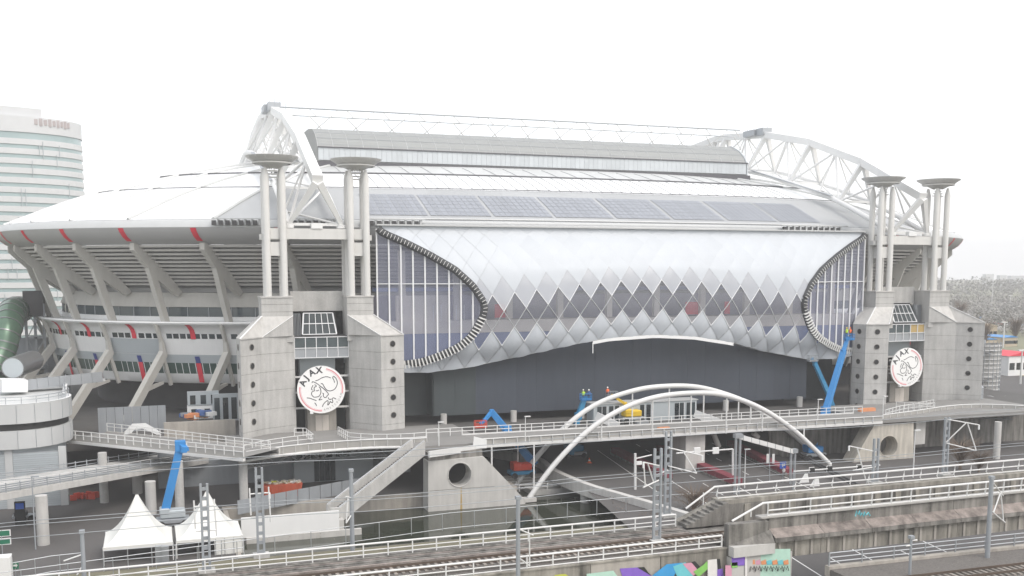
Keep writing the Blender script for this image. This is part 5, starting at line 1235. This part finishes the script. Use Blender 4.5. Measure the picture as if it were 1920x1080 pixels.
lattice(mp(1640, 907, 11.6), 4.8, 'short lattice catenary mast in front of the weathered round hole abutment', [((0, 0, 3.4), (-3.4, 0, 4.2)), ((0, 0, 1.8), (-2.8, 0, 1.6)), ((-2.4, 0, 4.0), (-1.2, 0, .6))], .55)
lattice(mp(1771, 892, 11.6), 6.4, 'lattice catenary mast standing beside the brown bare bush', ARM2, .5)
def pole(p, h, label, arm, r=.2):
    t = thing('catenary_mast', label, 'catenary mast', p, 'overhead line masts along the railway'); part('pole', MB().tube([p, p + V((0, 0, h))], r, 10, r * .85), 'mast_grey', t); part('cap', MB().box(p + V((0, 0, h)), (.4, .4, .25)), 'mast_grey', t)
    for a, b in arm: part('arm', MB().tube([p + V(a), p + V(b)], .06, 6), 'steel_white', t)
    return t
pole(mp(661, 1032, 9.9), 7.0, 'round grey catenary pole in front of the long stair', [((0, 0, 4.6), (-.6, -.6, 4.9)), ((0, 0, 3.2), (-.6, -.6, 2.6)), ((-.4, -.5, 4.9), (-.6, -.6, 2.6))])
pole(rw(1.5, -4.6, 4), 12.1, 'round grey catenary pole in front of the round hole abutment reflection', [((0, 0, 9.6), (1.5, .6, 8.8)), ((0, 0, 7.3), (1.2, .6, 6.3)), ((1.1, .4, 9.0), (1.2, .6, 6.3))])
pole(nw(68.9, 2.2, NZ), 7.2, 'round grey catenary pole on the lower track embankment beside the kerb', [((0, 0, 6.9), (2.4, 1, 5.2)), ((0, 0, 4.3), (2.8, 1, 2.7)), ((1.9, .8, 5.6), (2.6, 1, 2.9)), ((.4, 0, 4.0), (1.9, .8, 5.6))], .22)
pole(mp(158, 1086, 9.9), 3.8, 'short grey post with tension wheel beside the railway fence', [((0, 0, 2.0), (-1.4, 0, 1.6)), ((0, 0, 1.2), (-.5, 0, .4))], .18)
pole(nw(58.9, .2, NZ), 3.2, 'short grey signal post on the lower track embankment', [((0, 0, 2.9), (.6, 0, 2.9)), ((0, 0, 2.5), (-.5, 0, 2.5))], .12)
# overhead wires
for k, (o, z, lb) in enumerate(((-.4, 15.2, 'lower contact wire over the railway track'), (-.4, 16.1, 'upper messenger wire over the railway track'), (4.6, 19.0, 'feeder wire on the canal side of the railway masts'), (4.9, 18.4, 'earth wire on the canal side of the railway masts'), (3.0, 15.6, 'spare contact wire beside the canal side railing'))):
    mb = MB(); pts = [rw(-70 + j * 5, o, z + .35 * abs(math.sin(j * math.pi / 9)) * 0 - (.25 if j % 9 in (4, 5) else .18 if j % 9 in (3, 6) else .0)) for j in range(31)]; mb.tube(pts, .028, 5)
    solo('overhead_wire', mb, 'mast_grey', lb, 'wire', pts[0], 'overhead wires above the railway')
# wire fences on the canal bank
railing('thin grey wire fence along the canal bank between railway and water', [V((-18, 112, 1.2)), V((9, 118, 1.0)), V((35, 124.5, .6)), V((60, 126, .4)), V((74, 124, .6))], 2.2, 4.5, (1., .1), .045, 'galv', name='wire_fence', cat='fence')
railing('grey security fence in front of the two white tents', [onZ(195, 1072, 0), onZ(330, 1060, 0), onZ(458, 1045, 0)], 2.4, 2.5, (1., .5, .1), .05, 'galv', name='wire_fence', cat='fence')
railing('grey mesh fence corner beside the green exit sign', [onZ(20, 1090, 0), onZ(98, 1075, 0), onZ(160, 1068, 0)], 2.0, 3, (1., .1), .05, 'galv', name='wire_fence', cat='fence')
p = onZ(30, 1085, 0); sg = thing('exit_sign', 'small green and white exit sign on a post by the mesh fence', 'sign', p); part('post', MB().tube([p, p + V((0, 0, 1.2))], .04, 6), 'galv', sg); part('plate', MB().box(p + V((0, 0, 1.5)), (.7, .05, .8)), 'sign_green', sg); part('arrow', MB().prism([(p.x - .2, 1.4), (p.x + .05, 1.4), (p.x + .05, 1.25), (p.x + .25, 1.5), (p.x + .05, 1.75), (p.x + .05, 1.6), (p.x - .2, 1.6)], 'y', p.y - .04, p.y - .03), 'sign_white', sg)
p = onZ(5, 1100, 0); solo('white_cabinet', MB().span((p.x - 1.5, p.y, 0), (p.x + .9, p.y + 1.5, 3.2)), 'white_paint', 'white electrical cabinet at the end of the mesh fence', 'cabinet', p, bevel=.04)
p = onZ(5, 1040, 0); gs = thing('direction_sign', 'pair of green road direction boards near the ramp column', 'sign', p)
for k in range(2): part('board', MB().box(p + V((-.6, 0, 2.6 - k * 1.0)), (3.2, .08, .8)), 'sign_white', gs); part('board_face', MB().box(p + V((-.62, -.05, 2.6 - k * 1.0)), (3.0, .02, .62)), 'sign_green', gs)
part('post', MB().tube([p, p + V((0, 0, 3))], .06, 6), 'galv', gs)

# ---- road portal, traffic signals and signs
a, b = onZ(1384, 925, .5), onZ(1485, 907, .5); pg = thing('portal_gantry', 'grey steel portal gantry with truss beam over the sunken road', 'gantry', a)
ta, tb_ = onY(1384, 822, a.y), onY(1487, 850, b.y)
for q_, tq_ in ((a, ta), (b, tb_)):
    for d in (-.35, .35): part('leg', MB().tube([V((tq_.x + d, q_.y, .4)), V((tq_.x + d, q_.y, tq_.z + .6))], .2, 8), 'galv', pg)
    part('head', MB().box((tq_.x, q_.y, tq_.z + .4), (1.3, .8, .6)), 'galv', pg)
part('beam', MB().beam(ta + V((0, 0, .3)), tb_ + V((0, 0, .3)), .6, .7), 'steel_white', pg)
for k in range(7): c = ta.lerp(tb_, (k + .5) / 7); part('beam_joint', MB().beam(c + V((-.06, 0, .3)), c + V((.06, 0, .3)), .66, .76), 'galv', pg)
sg2 = thing('sign_gantry', 'white pole gantry with two square grey sign boxes over the road', 'gantry', onZ(1374, 905, .5)); p = onZ(1374, 905, .5); Y = p.y
part('post', MB().tube([V((p.x, Y, .4)), onY(1374, 842, Y)], .16, 8), 'steel_white', sg2); part('arm', MB().tube([onY(1374, 842, Y), onY(1268, 850, Y)], .12, 8), 'steel_white', sg2)
for u in (1307, 1342): c = onY(u, 845, Y); part('sign_box', MB().box(c, (1.1, .3, 1.0)), 'sign_white', sg2, bevel=.05)
tg_ = thing('traffic_signal_gantry', 'horizontal pole with three dark traffic signal heads across the road', 'traffic lights', onZ(1490, 915, .5)); Y = 128
part('pole', MB().tube([onY(1488, 884, Y), onY(1650, 872, Y)], .1, 8), 'steel_white', tg_); part('post', MB().tube([onY(1488, 884, Y), V((onY(1488, 884, Y).x, Y, .4))], .14, 8), 'galv', tg_)
for u, v in ((1523, 882), (1556, 879), (1612, 877)):
    c = onY(u, v, Y); h_ = part('signal_head', MB().box(c, (.8, .3, .8)), 'black', tg_, bevel=.06); part('signal_rim', MB().box(c + V((0, .17, 0)), (.95, .04, .95)), 'sign_white', h_)
p = onZ(1468, 905, .5); bs = thing('blue_road_sign', 'square blue road sign with small round sign beside the red barrier', 'sign', p); c = onY(1468, 872, p.y)
part('post', MB().tube([p, c], .06, 6), 'galv', bs); part('plate', MB().box(c, (1.1, .06, 1.1)), 'sign_blue', bs); part('symbol', MB().box(c + V((-.12, -.04, 0)), (.12, .02, .5)).box(c + V((.2, -.04, .05)), (.3, .02, .35)), 'sign_white', bs); part('round_plate', MB().tube([c + V((.2, -.02, -.85)), c + V((.2, .02, -.85))], .3, 14), 'sign_white', bs)
for u, v, lb in ((1443, 905, 'white double sign board on a post between the gantry legs'), ):
    p = onZ(u, v, .5); t = thing('lane_sign', lb, 'sign', p); part('post', MB().tube([p, onY(u, 835, p.y)], .08, 6), 'galv', t)
    for du in (-3.5, 7): part('board', MB().box(onY(u + du, 860, p.y), (.42, .1, 1.5)), 'sign_white', t)
lamp(onZ(1396, 915, .5), 6.0, 'slim white lamp post beside the portal gantry leg')
lamp(onZ(1712, 895, 6), 6.4, 'slim white lamp post in front of the weathered abutment')
p = onZ(1335, 880, .5)
t = thing('signal_post', 'white signal post with small boxes between the lattice mast and the road', 'signal post', onZ(1191, 918, .5)); p = onZ(1191, 918, .5)
part('post', MB().tube([p, onY(1191, 850, p.y)], .2, 8), 'steel_white', t); part('arm', MB().tube([onY(1191, 860, p.y), onY(1222, 853, p.y)], .1, 6), 'steel_white', t); part('box', MB().box(onY(1198, 868, p.y), (.9, .4, .5)), 'sign_white', t)
cb = onZ(1105, 868, .5); cn = thing('traffic_cone', 'orange and white traffic cone on the road below the footbridge', 'traffic cone', cb); part('cone', MB().lathe([(.32, .05), (.3, .08), (.05, .9), (0, .9)], cb, 12), 'vest_orange', cn); part('base', MB().box(cb + V((0, 0, .03)), (.75, .75, .06)), 'vest_orange', cn); part('band', MB().lathe([(.215, .36), (.145, .6)], cb + V((0, 0, .005)), 12), 'sign_white', cn)
for k, (u, v) in enumerate(((1508, 905), (1528, 912))):
    p = onZ(u, v, .5); solo('white_barrier', MB().prism([(p.x - .9, .5), (p.x + .9, .5), (p.x + .6, 1.9), (p.x + .1, 1.9)], 'y', p.y, p.y + .12), 'white_paint', 'white folding road barrier standing behind the bowed railing', 'barrier', p, 'white folding barriers on the road')
# sloping wall / wing of the far bank seen right of the arch foot
solo('wing_wall', MB().prism([(onY(1440, 880, 160).x, -1), (onY(1640, 880, 160).x, -1), (onY(1640, 800, 160).x, 6.5), (onY(1590, 805, 160).x, 6.5)], 'y', 159.5, 160), 'concrete', 'grey sloping wing wall under the far end of the footbridge', 'wall', None)
solo('plaza_edge_wall', MB().span((104, 157.0, 0), (178, 157.4, 5.6)), 'concrete_dirty', 'dark grey wall closing the plaza edge beyond the sunken road', 'wall', None)
solo('tunnel_wall', MB().span((30, 176, -2), (62, 176.5, 6)), 'darkgrey', 'dark wall closing the undercroft behind the canal', 'wall', None)
ds_ = thing('guard_rail', 'dark steel double guard rail sloping beside the weathered abutment', 'guard rail', onZ(1490, 858, .5))
a, b = onZ(1490, 850, 1.2), onZ(1610, 915, 1.2)
for z in (0, .5): part('rail', MB().beam(a + V((0, 0, z)), b + V((0, 0, z)), .25, .3), 'darkgrey', ds_)
# floating walk beside the arch foot
fw = onZ(1060, 905, -1.2); solo('canal_walkway', MB().span((onZ(985, 915, -1.4).x, 150.5, -2.2), (66, 156, -1.2)), 'concrete', 'low grey walkway at water level between the arch feet', 'walkway', fw)
railing('white railing on the low walkway at water level', [V((54, 150.7, -1.2)), V((66, 150.7, -1.2))], 1.0, 2.6, (1., .5), .06)
railing('second white railing at the back of the low water walkway', [V((53, 155.8, -1.2)), V((66, 155.8, -1.2))], 1.0, 2.6, (1., .5), .06)

# ---- spiral stair and bright canopy right of the second tower
cx_, cy_ = onY(1862, 700, 192).x, 196; sp_t = thing('spiral_stair', 'round wire clad spiral stair tower beside the second concrete tower', 'stair tower', (cx_, cy_, 0))
for k in range(12):
    z = 4 + k * 1.05; part('ring', MB().lathe([(4.2, z), (4.4, z), (4.4, z + .22), (4.2, z + .22)], (cx_, cy_, 0), 36), 'steel_white', sp_t)
part('core', MB().lathe([(0, 0), (.6, 0), (.6, 17), (0, 17)], (cx_ - 1.5, cy_ - 2, 0), 14), 'galv', sp_t)
part('mesh_skin', MB().lathe([(4.0, 3), (4.0, 16)], (cx_, cy_, 0), 36, R(-160), R(20)), 'concrete', sp_t)
for k in range(14): a = R(-170 + k * 15); part('upright', MB().span((cx_ + 4.4 * math.cos(a) - .06, cy_ + 4.4 * math.sin(a) - .06, 2), (cx_ + 4.4 * math.cos(a) + .06, cy_ + 4.4 * math.sin(a) + .06, 16.4)), 'galv', sp_t)
for k in range(24): a = R(k * 28); part('tread', MB().beam((cx_ - 1.5 + .5 * math.cos(a), cy_ - 2 + .5 * math.sin(a), 3 + k * .5), (cx_ - 1.5 + 3.4 * math.cos(a), cy_ - 2 + 3.4 * math.sin(a), 3 + k * .5), .6, .1), 'galv', sp_t)
cn_ = thing('tube_canopy', 'shiny curved metal canopy over the walkway beside the spiral stair', 'canopy', onZ(1890, 760, 8))
a, b = onY(1856, 764, 172), onY(1990, 764, 170)
mb = MB(); mb.grid([[a + (b - a) * f + V((0, 3.4 * math.cos(t_), 3.0 * math.sin(t_) - .6)) for t_ in [math.pi * k / 12 for k in range(13)]] for f in (0, .25, .5, .75, 1)]); mb.sm = True; part('shell', mb, 'canopy', cn_)
for k in range(6): c = a.lerp(b, k / 5); part('hoop', MB().tube([c + V((0, 3.45 * math.cos(t_), 3.05 * math.sin(t_) - .6)) for t_ in [math.pi * j / 12 for j in range(13)]], .1, 6), 'steel_white', cn_)
bt = thing('round_tank', 'grey round drum standing between pier and spiral stair', 'tank', onZ(1848, 750, PLAZA)); p = onZ(1848, 756, PLAZA)
part('drum', MB().lathe([(0, 0), (1.6, 0), (1.6, 3), (1.2, 3.4), (0, 3.5)], V((p.x, p.y + 3, PLAZA)), 22), 'galv', bt); part('hoop', MB().lathe([(1.6, 1.5), (1.68, 1.5), (1.68, 1.7), (1.6, 1.7)], V((p.x, p.y + 3, PLAZA)), 22), 'mast_grey', bt)

# ================================================================== FAR BACKGROUND
# oval office tower
of = thing('office_tower', 'pale oval office tower with banded windows rising behind the bowl wall', 'office tower', (-62, 492, 0))
def oval(ax_o, z, a0=0, a1=360, n=72): return [V((-66 + (40 + ax_o) * math.cos(R(a0 + (a1 - a0) * k / n)), 500 + (26 + ax_o) * math.sin(R(a0 + (a1 - a0) * k / n)), z)) for k in range(n + 1)]
mb = MB(); mb.grid([oval(-.4, 0), oval(-.4, 90)]); mb.sm = True; part('window_core', mb, 'office_glass', of)
for k in range(22):
    z = 2 + k * 3.95
    mb = MB(); mb.grid([oval(-.35, z), oval(0, z + .05), oval(0, z + 2.35), oval(-.35, z + 2.4)]); mb.sm = False; part('floor_band', mb, 'office_white', of)
mb = MB(); mb.grid([oval(0, 90), oval(0, 96.5)]); mb.sm = True; part('roof_band', mb, 'office_white', of)
mb = MB(); mb.v = oval(0, 96.5)[:-1]; mb.f = [tuple(range(72))]; part('roof', mb, 'office_white', of)
mb = MB(); mb.grid([oval(-1.5, 96.5, 190, 312), oval(-1.5, 100.2, 190, 312)]); part('plant_screen', mb, 'office_white', of)
for k in range(9):
    q_ = oval(.15, 94.6, 306 + k * 3.2, 307 + k * 3.2, 1)[0]; part('letter', MB().box(q_, (1.3, .4, 2.2 + .8 * (k % 2)), R(0)), 'office_sign', of)
for k in range(40):
    r2 = random.Random(k); af = 235 + 2.5 * k; q_ = oval(.05, 0, af, af + 1, 1)[0]; z = 2 + r2.randint(3, 20) * 3.95
    part('facade_fin', MB().box((q_.x, q_.y - .1, z + 2), (.25, .3, 4 + 4 * r2.random())), 'panel_grey', of)
# second lower grey block behind the bowl
# wooded ridge and scattered bare trees to the right (a mass)
rr = random.Random(11)
wood = MB()
def crown(mb, c, r, h, n, fs=1.):
    for _ in range(n):
        a = rr.random() * 6.283; f = rr.random() ** .5; z = rr.random(); rad = r * f * (1 - .55 * abs(z - .45))
        p = c + V((rad * math.cos(a), rad * math.sin(a), h * (.15 + .85 * z))); s = (r * .10 + r * .10 * rr.random()) * fs
        q1 = V((rr.uniform(-1, 1), rr.uniform(-1, 1), rr.uniform(-.4, 1))).normalized() * s; q2 = V((rr.uniform(-1, 1), rr.uniform(-1, 1), rr.uniform(-1, 1))).normalized() * s
        mb.quad(p, p + q1, p + q1 + q2 * .6, p + q2)
for k in range(620):
    D = 560 + 560 * rr.random() ** 1.1; f = rr.uniform(.30, 1.35)
    az = math.atan2(1, 1)  # direction right of view
    ang = R(19.3) + math.atan((rr.uniform(1700, 2350) - 960) / 1940)
    c = V((D * math.sin(ang), D * math.cos(ang), 0)); crown(wood, c, 5 + 4 * rr.random(), (8 + 5 * rr.random()), 70)
struct('distant_wood', wood, 'twig_hazed', 'stuff')
far = MB()
for k in range(160):
    ang = R(19.3) + math.atan((rr.uniform(1650, 2500) - 960) / 1940); D = 1300 + 500 * rr.random(); c = V((D * math.sin(ang), D * math.cos(ang), 0)); crown(far, c, 14 + 8 * rr.random(), 15 + 6 * rr.random(), 60, .8)
struct('distant_tree_line', far, 'twig_hazed', 'stuff')
def bare_tree(p, h, r, label, n=120, dark=False, group=None, name='bare_tree', cat='tree'):
    t = thing(name, label, cat, p, group); part('trunk', MB().tube([p, p + V((0, 0, h * .6))], r * .06 + .05, 6, .05), 'twig', t)
    br = MB()
    for _ in range(n):
        a = rr.random() * 6.283; z0 = h * (.1 + .5 * rr.random()); tip = p + V((r * rr.random() ** .5 * math.cos(a), r * rr.random() ** .5 * math.sin(a), z0 + (h - z0) * (.3 + .7 * rr.random()))); st_ = p + V((0, 0, z0)); mid = st_.lerp(tip, .5) + V((rr.uniform(-.2, .2), rr.uniform(-.2, .2), .15 * h * .3))
        br.tube([st_, mid, tip], .035 * h / 4, 3, .012, cap=False)
    part('crown', br, 'twig', t)
for u, v, h, r, lb in ((1800, 880, 6, 4.2, 'brown bare bush beside the lattice mast under the curved walkway'), (1835, 885, 4, 3, 'smaller brown bare bush by the bowed railing'), (1300, 965, 4.4, 3.6, 'brown bare bush beside the road at the foot of the lattice mast')):
    bare_tree(onZ(u, v, 0), h, r, lb, 170, name='bare_bush', cat='bush')
bk = MB()
for k in range(90): p = V((rr.uniform(60, 76), rr.uniform(120, 134), .1)); crown(bk, p, .8, 1.0, 10)
for k in range(70): p = V((rr.uniform(-10, 70), rr.uniform(120, 127.5), .2)); crown(bk, p, .5, .8, 8)
struct('bank_scrub', bk, 'twig', 'stuff')
for u, v, h, lb in ((1841, 660, 14, 'bare tree beside the beige hall beyond the tower'), (1800, 610, 16, 'bare tree near the car park edge'), (1903, 640, 12, 'bare tree between car park and blue roofed sheds')):
    bare_tree(onZ(u, v, 0), h, h * .4, lb, 220)
# car park, lamp masts, low halls
cm_ = MB(); cm_.prism([(-2.1, .35), (2.1, .35), (2.1, .85), (1.2, .95), (.6, 1.45), (-1.0, 1.45), (-1.7, .95), (-2.1, .9)], 'y', -.85, .85)
cars = [cm_.mesh('car_body', m) for m in ('white_paint', 'darkgrey', 'galv', 'blue_lift', 'container_red')]
whl = MB().tube([(0, -.9, 0), (0, .9, 0)], .33, 8).mesh('axle_wheels', 'tyre'); gl_ = MB().prism([(-1.55, .98), (.52, 1.4), (-.95, 1.4), (1.05, .98)][:2] + [(.45, 1.4), (-.95, 1.4)], 'y', -.87, .87).mesh('side_windows', 'glass_dark')
for r_ in range(6):
    for k in range(15):
        u = 1838 + k * 8 + rr.random() * 2; v = 588 + r_ * 4.6; p = onZ(u, v, 0); ci = rr.randrange(5); t = thing('parked_car', ['small white', 'small dark grey', 'small silver', 'small blue', 'small red'][ci] + ' parked car in the distant car park before the bare wood', 'car', p, ['white', 'dark grey', 'silver', 'blue', 'red'][ci] + ' cars in the distant car park')
        inst('car_body', cars[ci], t, p, R(30)); inst('axle_wheels', whl, t, p + Matrix.Rotation(R(30), 3, 'Z') @ V((1.3, 0, .33)), R(30)); inst('axle_wheels', whl, t, p + Matrix.Rotation(R(30), 3, 'Z') @ V((-1.3, 0, .33)), R(30))
cpk = MB(); cpk.quad(*[onZ(u, v, .05) for u, v in ((1770, 618), (2200, 618), (2200, 583), (1770, 583))]); struct('car_park', cpk, 'paving')
for u, v, h, lb in ((1858, 600, 24, 'tall white lamp mast in the distant car park'), (1893, 590, 14, 'shorter lamp mast in the distant car park'), (1881, 652, 11, 'slim lamp mast beside the beige hall'), (1913, 720, 10, 'lamp mast beside the red and white fence')):
    p = onZ(u, v, 0); t = thing('light_mast', lb, 'lamp mast', p); part('pole', MB().tube([p, p + V((0, 0, h))], .28, 6, .18), 'steel_white', t); part('lamp_bar', MB().box(p + V((0, 0, h)), (3, .5, .4)), 'steel_white', t)
def hall(u0, u1, v0, v1, dep, wall, roof, label):
    p, q_ = onZ(u0, v1, 0), onZ(u1, v1, 0); top = onY(u0, v0, p.y).z; t = thing('hall', label, 'hall', p); x0, x1 = sorted((p.x, q_.x)); part('wall', MB().span((x0, p.y, 0), (x1, p.y + dep, top)), wall, t); part('roof', MB().prism([(x0 - .4, top), (x1 + .4, top), ((x0 + x1) / 2, top + (x1 - x0) * .12)], 'y', p.y - .4, p.y + dep + .4), roof, t)
    for k in range(4): xx = x0 + (x1 - x0) * (k + .5) / 4; part('window', MB().span((xx - 1, p.y - .08, top * .3), (xx + 1, p.y - .01, top * .65)), 'glass_dark', t)
hall(1836, 1880, 612, 640, 30, 'beige', 'beige', 'beige low hall between the tower and the car park')
hall(1848, 1875, 637, 655, 12, 'beige', 'blue_lift', 'shed with blue roof standing in front of the beige hall')
hall(1884, 1915, 633, 650, 12, 'beige', 'blue_lift', 'wider shed with blue roof near the slim lamp mast')
hall(1890, 1960, 668, 705, 10, 'white_paint', 'red', 'white pavilion with red roof edge beside the spiral stair')
for k, (u0, u1, v0, lb) in enumerate(((1845, 1860, 514, 'pale distant slab block above the tree line'), (1872, 1884, 516, 'narrow pale distant block above the tree line'), (1892, 1925, 517, 'long pale distant block above the tree line'))):
    D = 1900; d = ray(u0, 520); d2 = ray(u1, 520); a = V((d[0] * D, d[1] * D, 0)); b = V((d2[0] * D, d2[1] * D, 0)); top = CH + ray(u0, v0)[2] * D
    t = thing('distant_block', lb, 'building', a); part('wall', MB().beam(a + V((0, 0, top / 2)), b + V((0, 0, top / 2)), 14, top), 'office_white', t)
# ================================================================== AIR
hb = MB(); hb.span((-920, -320, -5.5), (2420, 2420, 106)); hz_o = struct('haze', hb, 'white_paint', 'stuff')
hm = bpy.data.materials.new('haze'); hm.use_nodes = True; hn = hm.node_tree; hn.nodes.clear(); ho = hn.nodes.new('ShaderNodeOutputMaterial'); hv = hn.nodes.new('ShaderNodeVolumePrincipled')
hv.inputs['Color'].default_value = (1, 1, 1, 1); hv.inputs['Density'].default_value = .00034; hv.inputs['Anisotropy'].default_value = -.2; hn.links.new(hv.outputs[0], ho.inputs['Volume'])
hz_o.data.materials.clear(); hz_o.data.materials.append(hm)
